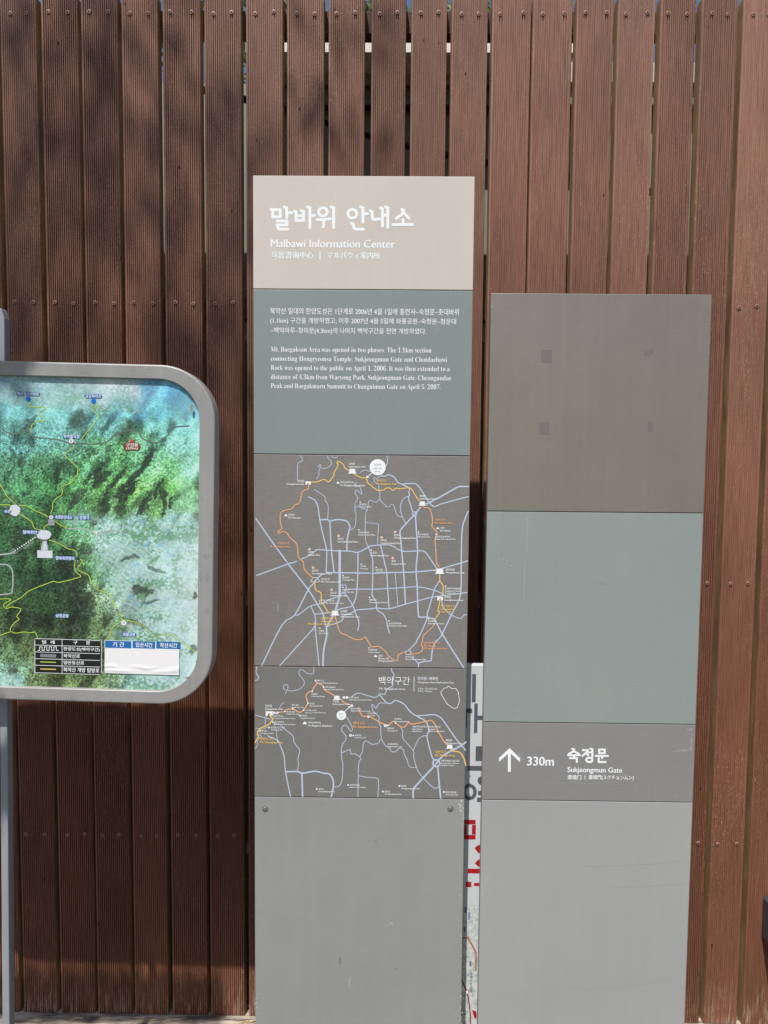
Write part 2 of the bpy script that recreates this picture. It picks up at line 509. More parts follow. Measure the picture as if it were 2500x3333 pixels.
# hose and shed wall seen through the gaps
hs = MB()
hpts = [P(560, 270, 0.14), P(925, 353, 0.14), P(1100, 412, 0.14), P(1270, 462, 0.14), P(1450, 505, 0.14), P(1597, 533, 0.14), P(1760, 560, 0.14), P(2200, 640, 0.14)]
hs.tube(hpts, 0.0105, 10)
tag(hs.build('hose', M['black'], smooth=True), 'thin black hose sagging behind the gaps of the brown fence', 'hose')
shed = thing('shed', (0, 0.32, 0), 'olive painted shed behind the fence, glimpsed through its gaps', 'shed')
zt1 = P(1250, 200, 0.32).z; zt2 = P(1250, 266, 0.32).z; zt3 = P(1250, 276, 0.32).z; zt4 = P(1250, 327, 0.32).z; zt5 = P(1250, 332, 0.32).z
zr0 = P(1250, 168, 0.20).z; zr1 = P(1250, 112, 0.20).z
RX0, RX1 = P(800, 140, 0.20).x, P(1873, 140, 0.20).x
sh = MB(); sh.box((-1.7, 0.06, 0.0), (1.7, 2.0, zr0-0.001)); sh.build('wall', M['olive'], shed)
ro_ = MB(); ro_.box((RX0, -0.118, zr0), (RX1, 2.1, zr1)); ro_.build('roof', M['galv'], shed)
ev = MB(); ev.box((RX0, -0.121, zr0-0.002), (RX1, -0.1185, zr1+0.002)); ev.build('eave_trim', M['cream'], shed)
fa = MB(); fa.box((RX0+0.05, 0.0, zt2), (1.5, 0.058, zt1)); fa.build('fascia', M['olive_lit'], shed, bevel=0.002)
fb = MB(); fb.box((RX0+0.05, 0.02, zt4), (1.5, 0.058, zt3)); fb.build('trim', M['olive'], shed, bevel=0.002)
fc = MB(); fc.box((RX0+0.05, 0.03, zt5), (1.5, 0.058, zt4-0.0005)); fc.build('gasket', M['black'], shed)

# ------------------------------------------------------------------ the two pillars
YP = -0.416
_kp = (2.0+YP)/1.7134
PW = [(-0.3217*_kp, 0.1800*_kp), (0.2217*_kp, 0.7222*_kp)]
def zpx(px, py): return P(px, py, YP).z
def pillar(name, label, x0, x1, seams, mats, names, topdrop):
    cx = (x0+x1)/2
    root = thing(name, (cx, YP, 0), label, 'sign pillar')
    h = (x1-x0)/2
    bd = MB(); bd.box((-h+0.004, 0.0056, 0.0), (h-0.004, 0.054, seams[0]-topdrop))
    bd.build('body', M['body'], root, bevel=0.0015)
    for i in range(len(seams)-1):
        pm = MB(); pm.box((-h, 0.0, seams[i+1]+0.0009), (h, 0.0052, seams[i]-0.0009))
        pm.build(names[i], mats[i], root, bevel=0.0007)
    return root, Plane((cx, YP, 0))

s1 = [zpx(1185, 571.5), zpx(1182, 942.8), zpx(1180, 1480.7), zpx(1174, 2171.8), zpx(1170, 2597), 0.0]
tall, T1 = pillar('information_pillar', 'tall grey pillar with beige title plate and white route map of the old city wall',
    PW[0][0], PW[0][1], s1, [M['beige'], M['slate'], M['brushed'], M['plate'], M['base']],
    ['title_plate', 'history_plate', 'city_map_plate', 'area_map_plate', 'lower_plate'], 0.004)
s2 = [zpx(1957, 955), zpx(1936, 1667), zpx(1920, 2354), zpx(1912, 2607.5), 0.0]
low, T2 = pillar('direction_pillar', 'shorter grey pillar with blank upper plates and a white arrow reading 330m',
    PW[1][0], PW[1][1], s2, [M['taupe'], M['sage'], M['arrowp'], M['base2']],
    ['blank_plate', 'sage_plate', 'arrow_plate', 'lower_plate'], 0.013)

def stroke_set(mb, pl, cr, strokes, w, mi=0):
    for st in strokes:
        if st[0] == 'o':
            _, a, c, rx, ry = st
            p = cr([(a, c), (a+rx, c+ry)])
            ring(mb, pl, p[0][0], p[0][1], p[1][0]-p[0][0], w, mi, ry=p[1][1]-p[0][1])
        else:
            ribbon(mb, pl, cr(st), w, mi, sm=0)
# title plate lettering, brush strokes as on the plate
t = MB()
c_ = crop(860, 640, 500, 1659)
stroke_set(t, T1, c_, [
    [(72, 136), (92, 146), (92, 222)], [(88, 142), (171, 142), (175, 218)], [(92, 220), (175, 218)],
    [(216, 112), (243, 122), (245, 228)], [(245, 175), (296, 175)],
    [(140, 264), (247, 264), (247, 306), (142, 306), (150, 340), (162, 352), (254, 352)],
    [(324, 156), (344, 168), (344, 258)], [(400, 150), (424, 160), (424, 254)], [(344, 208), (424, 208)], [(344, 258), (430, 256)],
    [(466, 110), (494, 122), (494, 334)], [(494, 203), (544, 203)],
    ('o', 635, 165, 46, 44), [(572, 249), (640, 249), (716, 240)], [(642, 254), (642, 318), (634, 330)],
    [(722, 110), (750, 122), (750, 334)],
    ('o', 952, 185, 48, 46), [(1040, 110), (1067, 122), (1067, 278)], [(1067, 185), (1116, 184)],
    [(940, 286), (964, 300), (968, 338), (982, 352), (1072, 352)],
    [(1144, 152), (1166, 166), (1168, 234), (1184, 248), (1246, 242)],
    [(1254, 120), (1278, 132), (1278, 320)], [(1278, 200), (1334, 200)], [(1310, 110), (1335, 122), (1335, 334)],
    [(1484, 138), (1508, 150), (1484, 194), (1424, 238)], [(1506, 172), (1566, 236)], [(1500, 248), (1500, 296)], [(1392, 302), (1602, 302)],
], 9.2)
text(t, T1, 'Malbawi Information Center', 882, 780, 1278, 804.2, bold=0.02, mode='L')
text(t, T1, '马岩咨询中心', 882.6, 819.5, 1017.6, 842, bold=0.026)
rect(t, T1, 1040, 819, 1043, 846)
text(t, T1, 'マルバウィ案内所', 1065.6, 820, 1233.7, 842, bold=0.026)
t.build('title_lettering', M['white'], tall)
# history plate
t = MB()
s_ = 770/1659
def hx(a): return 800+a*s_
def hy(a): return 940+a*s_
for (st, xa, xb, ya, yb) in (('북악산 일대의 한양도성은 1단계로 2006년 4월 1일에 홍련사–숙정문–촛대바위', 172, 1475, 133, 177),
        ('(1.1km) 구간을 개방하였고, 이후 2007년 4월 5일에 와룡공원–숙정문–청운대', 172, 1457, 201, 248),
        ('–백악마루–창의문(4.3km)의 나머지 백악구간을 전면 개방하였다.', 175, 1252, 271, 318)):
    text(t, T1, st, hx(xa), hy(ya), hx(xb), hy(yb), bold=0.004)
for (st, xb, yb) in (('Mt. Baegaksan Area was opened in two phases. The 1.1km section', 1290, 440),
        ('connecting Hongryeonsa Temple, Sukjeongmun Gate and Chotdaebawi', 1400, 505),
        ('Rock was opened to the public on April 1, 2006. It was then extended to a', 1418, 569),
        ('distance of 4.3km from Waryong Park, Sukjeongmun Gate, Cheongundae', 1430, 633),
        ('Peak and Baegakmaru Summit to Changuimun Gate on April 5, 2007.', 1357, 696)):
    text(t, T1, serif(st), hx(176), hy(yb-34), hx(xb), hy(yb), bold=-0.009, mode='L')
t.build('history_lettering', M['white'], tall)

# ---- maps
A_ = crop(820, 1470, 380, 1659); B_ = crop(1160, 1470, 380, 1659)
C_ = crop(820, 1800, 380, 1659); D_ = crop(1160, 1800, 380, 1659)
E_ = crop(820, 2150, 360, 1659); F_ = crop(1150, 2150, 390, 1659)
kA, kE, kF = 380/1659, 360/1659, 390/1659
def roads(mb, pl, lst):
    for cr, k, w, pts in lst:
        ribbon(mb, pl, cr(pts), w*k*0.88, 0, sm=3)
def notches(mb, pl, pts, step, w, side):
    """small merlons along a city wall line"""
    p = smooth_pts(pts, 4)
    acc = 0.0
    for a, b in zip(p, p[1:]):
        d = math.hypot(b[0]-a[0], b[1]-a[1])
        if d < 1e-6: continue
        acc += d
        if acc > step:
            acc = 0.0
            nx, ny = -(b[1]-a[1])/d*side, (b[0]-a[0])/d*side
            disc(mb, pl, b[0]+nx*w*0.62, b[1]+ny*w*0.62, w*0.34, n=6)

rd = MB()
roads(rd, T1, [
 (A_, kA, 11, [(697,56),(700,80),(722,125),(665,155),(650,200),(648,400)]),
 (A_, kA, 10, [(1080,60),(1082,95),(1130,150),(1110,205),(1040,240),(975,225),(945,210),(955,188),(978,188),(975,225),(950,290),(955,330),(915,390)]),
 (A_, kA, 10, [(1130,60),(1165,85),(1205,85),(1213,60)]),
 (A_, kA, 10, [(885,535),(1035,640),(1040,690),(1085,770),(1075,960)]),
 (A_, kA, 18, [(805,645),(895,690),(940,790),(965,970),(1015,1200),(1062,1400),(1060,1572),(1057,1710)]),
 (A_, kA, 22, [(970,968),(1070,965),(1110,985),(1225,965),(1350,990),(1390,1060),(1385,1110),(1355,1240),(1350,1410)]),
 (A_, kA, 20, [(1108,985),(1130,1400),(1150,1572),(1168,1715)]),
 (A_, kA, 11, [(1390,1105),(1440,1095),(1470,1040),(1480,900),(1465,830),(1465,740),(1500,680),(1495,630),(1465,590),(1490,545),(1550,600),(1560,580),(1530,500),(1470,500),(1460,470),(1490,430)]),
 (A_, kA, 10, [(1470,795),(1525,770),(1545,800),(1600,815),(1640,840)]),
 (A_, kA, 22, [(57,950),(280,1270),(500,1572),(515,1595),(800,1960),(930,2170),(1005,2290),(1030,2400),(1055,2485)]),
 (A_, kA, 18, [(710,1525),(800,1485),(905,1410),(940,1392),(1200,1410),(1400,1415),(1510,1430),(1655,1358),(1690,1340),(1955,1325),(2135,1415),(2355,1410),(2450,1420),(2525,1510),(2625,1655)]),
 (A_, kA, 40, [(1248,1410),(1248,1700),(1248,2000),(1250,2040)]),
 (C_, kA, 30, [(1250,590),(1225,690),(1190,800)]),
 (A_, kA, 19, [(1507,1430),(1507,1572),(1505,1720),(1495,1940),(1475,2080),(1430,2180),(1380,2210),(1270,2230),(1215,2250)]),
 (C_, kA, 20, [(65,320),(515,155),(580,140),(635,115)]),
 (C_, kA, 20, [(1005,300),(940,350),(860,450),(800,520),(610,880),(430,1020),(140,1600)]),
 (C_, kA, 16, [(610,880),(665,875),(815,762),(930,730),(1000,715),(1100,660),(1235,620)]),
 (C_, kA, 17, [(840,765),(890,870),(905,960),(905,1100),(930,1350),(955,1600)]),
 (C_, kA, 18, [(890,870),(1000,858),(1130,848)]),
 (C_, kA, 18, [(900,980),(885,1050),(850,1100),(495,1490),(400,1600)]),
 (C_, kA, 9, [(850,1100),(880,1090),(905,1100)]),
 (C_, kA, 30, [(1180,850),(1120,950),(1060,1045)]),
 (C_, kA, 28, [(1060,1045),(1060,1190),(1020,1380),(1010,1600)]),
 (C_, kA, 18, [(1060,1045),(1270,965),(1310,890),(1420,850),(1490,810),(1659,795),(1770,782),(1855,790),(1965,790),(2175,730),(2355,680),(2545,630),(2725,605),(2960,575),(3055,560)]),
 (C_, kA, 17, [(1270,572),(1310,572),(1340,600),(1430,740),(1470,850),(1515,960),(1520,1030),(1505,1105)]),
 (C_, kA, 14, [(1265,458),(1336,458),(1336,520),(1310,572)]),
 (C_, kA, 20, [(1060,278),(1659,285),(1715,289),(1915,280),(2155,274),(2335,268),(2625,240),(2725,212),(2975,140),(3065,112)]),
 (C_, kA, 17, [(1380,515),(1659,512),(1710,515),(1925,505),(2165,490),(2365,482),(2595,530),(2725,590)]),
 (B_, kA, 13, [(430,60),(445,110),(435,180),(410,205)]),
 (B_, kA, 11, [(50,300),(120,262),(200,285)]),
 (B_, kA, 18, [(330,320),(380,350),(420,345),(455,328),(510,345),(560,390),(590,440),(650,465),(740,510),(755,540),(745,580),(755,620),(740,650),(760,730),(800,850)]),
 (B_, kA, 18, [(650,465),(720,455),(830,455),(880,490),(930,560),(1000,670),(1050,740),(1100,780),(1150,770),(1200,745),(1400,690),(1590,640)]),
 (B_, kA, 24, [(995,745),(1180,650),(1400,525),(1470,497),(1592,497)]),
 (B_, kA, 11, [(355,350),(320,355),(290,390),(262,365),(250,380),(262,430),(315,470),(320,530),(335,600),(335,670),(365,720),(410,760),(430,785),(470,780),(500,750),(535,770),(560,860),(590,910),(620,925),(650,922)]),
 (B_, kA, 11, [(335,680),(315,685),(300,710),(255,715),(195,690),(175,710),(165,770),(150,840),(130,900),(130,1240),(170,1355)]),
 (B_, kA, 10, [(60,800),(110,810),(150,840)]),
 (B_, kA, 11, [(135,1005),(200,1015),(295,1025),(315,1060),(305,1200),(303,1325)]),
 (B_, kA, 13, [(740,650),(715,640),(660,685),(625,780),(650,920),(710,1025)]),
 (B_, kA, 22, [(910,790),(840,880),(700,1030),(640,1095),(620,1140),(625,1200),(660,1570),(672,1710),(685,1930),(698,2170)]),
 (B_, kA, 22, [(840,920),(870,1400),(855,1572),(850,1710),(865,1930),(880,2310),(905,2350),(1010,2352),(1060,2370),(1110,2390),(1215,2580),(1320,2750),(1525,3070)]),
 (B_, kA, 18, [(345,1330),(400,1572),(430,1710),(445,1940),(465,2230)]),
 (B_, kA, 18, [(170,1360),(205,1440),(235,1570),(228,1940),(225,2040),(285,2140),(285,2225),(320,2270),(380,2310),(425,2385),(440,2470),(470,2575)]),
 (B_, kA, 21, [(1588,850),(1530,990),(1500,1150),(1490,1572),(1490,1870),(1465,2090),(1350,2320),(1220,2590),(1180,2655),(1120,2710),(1080,2820),(1065,2940),(1050,2975),(960,2980),(880,3010)]),
 (D_, kA, 11, [(550,290),(570,500),(590,755)]),
 (D_, kA, 18, [(1180,400),(1120,490),(1100,550),(1030,790),(1005,870),(1010,920),(930,1110),(860,1240),(850,1270),(745,1380)]),
 (D_, kA, 15, [(1215,680),(1240,780),(1350,880),(1480,930),(1530,880),(1568,880)]),
 (D_, kA, 17, [(790,1480),(880,1570),(880,1618)]),
])
ring(rd, T1, 1160+828*kA, 1470+885*kA, 30*kA, 15*kA)
rd.build('city_roads', M['blue'], tall)
def wallline(name, mat, lst, w, step, side):
    mb = MB()
    for cr, pts in lst:
        p = cr(pts)
        ribbon(mb, T1, p, w, 0, sm=4)
        if step: notches(mb, T1, p, step, w, side)
    return mb.build(name, mat, tall)
LIFT0 += 0.0003
wallline('wall_trail', M['orange'], [
 (A_, [(805,460),(800,530),(740,555),(705,600),(695,680),(660,740),(610,760),(560,815),(470,835),(410,880),(405,1000),(425,1085),(405,1115),(375,1140),(385,1160),(440,1135),(500,1155),(540,1220),(635,1310),(655,1430),(665,1510),(730,1565),(740,1640),(775,1710),(860,1785)]),
 (B_, [(935,755),(960,790),(1035,810),(1065,870),(1085,1000),(1075,1060),(1150,1160),(1120,1240),(1130,1400),(1140,1572),(1180,1640)]),
 (C_, [(1180,880),(1245,1110),(1340,1165),(1460,1225),(1560,1225),(1605,1195),(1655,1262),(1705,1330),(1810,1330),(1910,1410),(1930,1450),(1980,1495),(2040,1525),(2075,1520),(2080,1450),(2170,1405)]),
 (D_, [(1110,1000),(1085,1050),(960,1170),(940,1260),(925,1310),(945,1350),(930,1395),(870,1430),(790,1435)]),
], 2.9, 5.5, 1)
wallline('wall_trail', M['yellow'], [
 (A_, [(840,435),(930,430),(1030,395),(1090,430),(1165,345),(1165,310),(1225,190),(1210,160),(1230,140),(1300,185),(1320,230),(1375,270),(1430,305),(1545,370),(1620,375),(1645,440),(1690,480),(1780,548),(1875,545),(1905,520),(1965,520),(2005,555),(2050,520),(2105,530),(2225,515),(2275,540),(2315,610),(2375,700)]),
 (D_, [(1185,290),(1187,395),(1225,450),(1232,520),(1220,610)]),
 (D_, [(1190,660),(1175,740),(1160,820),(1180,845),(1110,950)]),
 (C_, [(1110,850),(1085,840),(1040,770),(990,690),(985,580),(960,550),(905,520),(895,400)]),
], 2.9, 5.5, -1)

def pavilion(mb, x, y, s, mi=0):
    pts = [(-.5,.5),(-.36,.28),(-.30,.2),(-.42,.02),(-.30,.0),(-.27,-.12),(-.38,-.3),(-.25,-.35),(.25,-.35),(.38,-.3),(.27,-.12),(.30,0),(.42,.02),(.30,.2),(.36,.28),(.5,.5)]
    poly(mb, T1, [(x+a*s, y+b*s*0.62) for a, b in pts], mi)
def smallgate(mb, x, y, s, mi=0):
    poly(mb, T1, [(x+a*s, y+b*s) for a, b in [(-.5,.35),(-.5,-.2),(-.62,-.3),(.62,-.3),(.5,-.2),(.5,.35),(.18,.35),(.18,.12),(0,-.06),(-.18,.12),(-.18,.35)]], mi)
def peak(mb, x, y, s, mi=0):
    poly(mb, T1, [(x-s/2, y+s*.35), (x-s*.1, y-s*.35), (x+s*.08, y-s*.05), (x+s*.2, y-s*.2), (x+s/2, y+s*.35)], mi)
def lab(mb, cr, x, y, lines, h, mi=0, align='L', bold=0.018, k=kA):
    p = cr([(x, y)])[0]
    yy = p[1]
    for i, s in enumerate(lines):
        hh = h*(1.0 if i == 0 else 0.72)*k
        text(mb, T1, s, p[0], yy, None, yy+hh, mi, bold, 'B' if i == 0 else 'L', align=align, wid=0.9)
        yy += hh+9*k
lb = MB()   # 0 white 1 orange 2 yellow 3 ink
LIFT0 += 0.0003
pavilion(lb, *A_([(1428,272)])[0], 130*kA); smallgate(lb, *A_([(800,446)])[0], 75*kA)
pavilion(lb, *B_([(938,732)])[0], 115*kA); pavilion(lb, *D_([(1185,252)])[0], 145*kA)
smallgate(lb, *D_([(1190,646)])[0], 82*kA); pavilion(lb, *C_([(1180,846)])[0], 135*kA)
for cr, pts in ((C_, [(830,412),(972,412),(945,380),(935,350),(870,350),(850,385),(830,412)]), (C_, [(962,712),(1032,712),(1032,668),(962,668),(962,712)]), (D_, [(702,1440),(775,1440),(775,1392),(702,1392),(702,1440)])):
    ribbon(lb, T1, cr(pts), 1.6, 0, sm=0)
for cr, a, c in ((A_, 1225, 438), (A_, 483, 902), (B_, 1157, 1086), (D_, 274, 1460)):
    peak(lb, *cr([(a, c)])[0], 50*kA)
cc = B_([(303, 222)])[0]
disc(lb, T1, cc[0], cc[1], 115*kA, n=36)
for pts in ([(225, 300), (152, 366)], [(150, 340), (150, 370), (176, 372)]):
    ribbon(lb, T1, B_(pts), 2.6, 0, sm=0)
p = B_([(303, 170)])[0]; text(lb, T1, '현위치', p[0], p[1], None, p[1]+36*kA, 3, 0.0, align='C')
p = B_([(303, 218)])[0]; text(lb, T1, 'you are', p[0], p[1], None, p[1]+30*kA, 3, 0.0, 'L', align='C')
p = B_([(303, 264)])[0]; text(lb, T1, 'here', p[0], p[1], None, p[1]+30*kA, 3, 0.0, 'L', align='C')
for cr, x, y, ls, h, mi, al in (
 (A_, 1375, 158, ['숙정문', 'Sukjeongmun Gate'], 34, 0, 'L'), (A_, 742, 402, ['창의문', 'Changuimun Gate'], 36, 0, 'R'),
 (A_, 1262, 420, ['백악산(북악산)', 'Mt. Baegaksan (Bugaksan)'], 36, 0, 'L'), (A_, 518, 882, ['인왕산', 'Mt. Inwangsan'], 34, 0, 'L'),
 (A_, 542, 1285, ['인왕산구간', 'Mt. Inwangsan Area'], 38, 1, 'R'), (A_, 1217, 1222, ['경복궁', 'Gyeongbokgung Palace'], 34, 0, 'L'),
 (A_, 798, 1412, ['사직단', 'Sajikdan Altar'], 34, 0, 'L'), (B_, 290, 395, ['백악구간', 'Mt. Baegaksan Area'], 38, 2, 'L'),
 (B_, 900, 615, ['혜화문', 'Hyehwamun Gate'], 34, 0, 'L'), (B_, 1125, 950, ['낙산구간', 'Mt. Naksan Area'], 38, 1, 'L'),
 (B_, 1194, 1068, ['낙산', 'Mt. Naksan'], 34, 0, 'L'), (B_, 42, 735, ['삼청공원', 'Samcheong Park'], 28, 0, 'L'),
 (B_, 28, 1134, ['북촌한옥마을', 'Bukchon Hanok Village'], 28, 0, 'L'), (B_, 533, 1168, ['창경궁', 'Changgyeonggung Palace'], 34, 0, 'L'),
 (B_, 343, 1243, ['창덕궁', 'Changdeokgung Palace'], 34, 0, 'L'), (B_, 873, 1162, ['마로니에공원', 'Marronnier Park'], 28, 0, 'L'),
 (B_, 1122, 1194, ['낙산공원 놀이마당', 'Naksan Park Cultural Plaza'], 28, 0, 'L'), (B_, 200, 1418, ['운현궁', 'Unhyeongung Palace'], 34, 0, 'L'),
 (D_, 498, 98, ['종묘', 'Jongmyo Shrine'], 34, 0, 'L'), (D_, 62, 174, ['인사동', 'Insa-dong'], 28, 0, 'L'),
 (D_, 275, 222, ['탑골공원', 'Tapgol Park'], 28, 0, 'L'), (D_, 1272, 218, ['흥인지문', 'Heunginjimun Gate'], 36, 0, 'L'),
 (D_, 1258, 490, ['동대문역사문화공원', 'Dongdaemun History', '& Culture Park'], 28, 0, 'L'), (D_, 1250, 608, ['광희문', 'Gwanghuimun Gate'], 36, 0, 'L'),
 (D_, 1200, 735, ['흥인지문구간', 'Heunginjimun', 'Gate Area'], 38, 2, 'L'), (D_, 183, 650, ['명동성당', 'Myeongdong Cathedral'], 30, 0, 'L'),
 (D_, 455, 985, ['남산골 한옥마을', 'Namsangol Hanok Village'], 28, 0, 'L'), (D_, 1016, 952, ['장충체육관', 'Jangchung Gymnasium'], 28, 0, 'L'),
 (D_, 965, 1255, ['남산(목멱산)구간', 'Mt. Namsan', '(Mongmyeoksan) Area'], 38, 1, 'L'), (D_, 174, 1362, ['N서울타워', 'N Seoul Tower'], 28, 0, 'L'),
 (D_, 314, 1442, ['남산', 'Namsan Mt.', '(Mongmyeoksan)'], 34, 0, 'L'), (D_, 700, 1455, ['남소문 터', 'Site of Namsomun Gate'], 32, 0, 'L'),
 (C_, 853, 234, ['경희궁', 'Gyeonghuigung Palace'], 34, 0, 'L'), (C_, 986, 354, ['돈의문 터', 'Site of Donuimun Gate'], 32, 0, 'L'),
 (C_, 1287, 334, ['청계광장', 'Cheonggye Plaza'], 28, 0, 'L'), (C_, 1117, 548, ['덕수궁', 'Deoksugung Palace'], 34, 0, 'L'),
 (C_, 1287, 506, ['서울시청', 'Seoul City Hall'], 28, 0, 'L'), (C_, 1050, 658, ['소의문 터', 'Site of Souimun Gate'], 32, 0, 'L'),
 (C_, 1262, 808, ['숭례문', 'Sungnyemun', '(Namdaemun) Gate'], 36, 0, 'L'), (C_, 1162, 908, ['숭례문구간', 'Sungnyemun', '(Namdaemun) Gate Area'], 38, 2, 'R'),
 (C_, 954, 1092, ['서울역', 'Seoul Station'], 28, 0, 'L')):
    lab(lb, cr, x, y, ls, h, mi, al)
for cr, a, c in ((A_, 1233, 1195), (A_, 818, 1388), (B_, 549, 1142), (B_, 361, 1220), (D_, 517, 72), (C_, 871, 208), (C_, 1133, 522)):
    p = cr([(a, c)])[0]
    disc(lb, T1, p[0], p[1], 18*kA, mi=0, n=14); disc(lb, T1, p[0], p[1], 14*kA, mi=1, n=14)
for cr, a, c in ((A_, 1540, 718), (A_, 1522, 1113), (B_, 214, 1398), (B_, 882, 1143), (B_, 1130, 1174), (D_, 70, 158), (D_, 283, 204), (D_, 1267, 470), (D_, 191, 631), (D_, 464, 963), (D_, 1027, 935), (D_, 182, 1346), (C_, 1295, 318), (C_, 1296, 488), (C_, 964, 1070)):
    p = cr([(a, c)])[0]; disc(lb, T1, p[0], p[1], 10*kA, n=10)
lb.build('city_map_lettering', [M['white'], M['orange'], M['yellow'], M['ink']], tall)
LIFT0 -= 0.0006

rd = MB()
roads(rd, T1, [
 (E_, kE, 14, [(75,92),(65,180),(100,250),(85,290),(50,298)]),
 (E_, kE, 11, [(928,92),(930,150),(915,200),(830,190),(770,150),(730,135),(705,170),(715,215),(785,310),(770,380),(710,430),(640,450),(580,455),(490,435),(472,400),(490,365),(530,362),(540,420),(500,500)]),
 (E_, kE, 9, [(495,622),(435,665),(420,715)]),
 (E_, kE, 14, [(52,820),(130,838),(280,880)]), (E_, kE, 12, [(220,825),(200,890),(200,970)]),
 (E_, kE, 10, [(52,1015),(100,1020),(215,985),(250,960)]),
 (E_, kE, 10, [(250,990),(140,1050),(120,1110),(145,1140),(110,1170),(85,1220),(80,1270),(50,1325)]),
 (E_, kE, 10, [(330,940),(370,1060),(370,1110),(385,1200),(370,1245)]),
 (E_, kE, 18, [(240,1130),(390,1200),(430,1280),(485,1440),(500,1640),(540,1850),(580,2036)]),
 (E_, kE, 13, [(330,940),(430,970),(500,1035),(620,1135),(630,1220),(710,1330),(715,1370),(690,1480),(700,1540),(685,1660)]),
 (E_, kE, 27, [(515,1668),(685,1665),(760,1690),(940,1660),(1080,1690),(1160,1700),(1210,1770),(1225,1850),(1210,1950),(1190,2040)]),
 (E_, kE, 27, [(750,1690),(755,1850),(760,2036)]),
 (E_, kE, 13, [(1355,880),(1420,855),(1450,890),(1510,1020),(1480,1060),(1440,1000),(1395,965),(1350,1010),(1350,1060),(1410,1130),(1400,1200),(1350,1275),(1345,1440),(1365,1560),(1350,1800),(1300,1885),(1235,1895)]),
 (E_, kE, 13, [(1350,1385),(1470,1335),(1485,1400),(1545,1400),(1615,1445),(1635,1480),(1600,1560),(1590,2042)]),
 (F_, kF, 14, [(530,108),(535,150),(565,200),(545,300),(545,350),(470,390),(445,455),(420,465),(365,465),(305,510),(180,480),(85,452),(20,470),(-20,500)]),
 (F_, kF, 18, [(360,470),(455,580)]),
 (F_, kF, 12, [(270,690),(255,620),(275,615),(315,660),(350,600),(390,588),(470,588)]),
 (F_, kF, 19, [(455,585),(520,595),(570,555),(620,560),(710,610),(780,700),(860,760),(1000,835),(1030,900),(1050,980),(1020,1050),(1080,1300),(1120,1390)]),
 (F_, kF, 19, [(850,755),(900,765),(1080,750),(1150,755),(1230,810),(1300,910),(1450,1120),(1555,1240)]),
 (F_, kF, 27, [(1558,1130),(1470,1190),(1240,1320),(1120,1460),(880,1720),(830,1790),(830,1900)]),
 (F_, kF, 24, [(1170,1470),(1190,1700),(1210,1905)]),
 (F_, kF, 12, [(270,700),(330,750),(360,790),(345,840),(380,910),(380,980),(390,1080),(420,1140),(460,1190),(510,1220),(530,1260),(590,1260),(640,1210),(700,1240),(700,1280),(740,1360),(780,1470),(870,1478)]),
 (F_, kF, 12, [(370,1090),(350,1140),(260,1160),(170,1110),(135,1170),(130,1250),(90,1330)]),
 (F_, kF, 12, [(75,1595),(180,1615),(325,1630),(350,1680),(340,1890)]),
 (F_, kF, 12, [(660,930),(685,980),(690,1080),(830,1245),(835,1330),(875,1480),(930,1580),(1110,1760),(1185,1745)]),
 (F_, kF, 12, [(1020,1050),(980,1040),(900,1095),(830,1245)]),
])
ring(rd, T1, 1150+1150*kF, 2150+1420*kF, 48*kF, 20*kF)
rd.build('area_roads', M['blue'], tall)
LIFT0 += 0.0003
wallline('hiking_trail', M['orange'], [
 (E_, [(410,775),(490,765),(520,735),(610,725),(655,745),(690,770),(740,770),(780,735),(840,640),(815,560),(820,510),(860,470),(905,460),(930,400),(970,350),(960,310)]),
 (E_, [(970,330),(985,340),(1050,365),(1080,400),(1100,450),(1200,500),(1240,535)]), (E_, [(1310,575),(1350,590),(1380,630),(1480,665)]),
 (F_, [(75,650),(95,720),(130,765),(165,775),(205,770),(260,795),(440,890),(490,895),(550,840),(590,870),(680,925),(720,910),(765,860),(820,880),(1000,845),(1080,830),(1130,880),(1180,990),(1250,1110),(1310,1170)])], 3.6, 0, 1)
wallline('hiking_trail', M['yellow'], [
 (E_, [(265,810),(300,860),(310,885),(250,960),(140,1010),(95,1060),(85,1100),(105,1150),(85,1165),(50,1230)]),
 (F_, [(1340,1215),(1370,1250),(1470,1270),(1530,1350),(1556,1450)])], 3.8, 0, 1)
LIFT0 += 0.0003
lb = MB()
pavilion(lb, *E_([(1275,552)])[0], 120*kE); smallgate(lb, *E_([(260,790)])[0], 105*kE); pavilion(lb, *F_([(1335,1186)])[0], 108*kF)
peak(lb, *E_([(795,930)])[0], 70*kE)
ribbon(lb, T1, F_([(1310,350),(1370,390),(1420,385),(1455,440),(1470,560),(1440,650),(1400,665),(1340,630),(1300,600),(1215,460),(1215,430),(1260,380),(1300,375)]), 1.9, 0, sm=0, closed=True)
p = F_([(355, 215), (790, 335)]); text(lb, T1, '백악구간', p[0][0], p[0][1], p[1][0], p[1][1], bold=0.0)
p = F_([(360, 370), (727, 404)]); text(lb, T1, 'Mt. Baegaksan Area', p[0][0], p[0][1], p[1][0], p[1][1], bold=0.0, mode='L')
p = F_([(836, 215), (843, 425)]); rect(lb, T1, p[0][0], p[0][1], p[1][0], p[1][1])
for (xa, ya, xb, yb, s, md) in ((890, 222, 1180, 270, '창의문~혜화문', 'B'), (890, 284, 1400, 312, 'Changuimun Gate~Hyehwamun Gate', 'L'), (895, 370, 1165, 402, '4.7km / 약 3시간 소요', 'B'), (895, 408, 1088, 432, '4.7km / 3 hours', 'L')):
    p = F_([(xa, ya), (xb, yb)]); text(lb, T1, s, p[0][0], p[0][1], p[1][0], p[1][1], bold=0.008, mode=md)
cc = E_([(1342, 820)])[0]; disc(lb, T1, cc[0], cc[1], 72*kE, n=32)
for pts in ([(1385, 768), (1470, 690)], [(1448, 690), (1472, 688), (1472, 712)]):
    ribbon(lb, T1, E_(pts), 2.4, 0, sm=0)
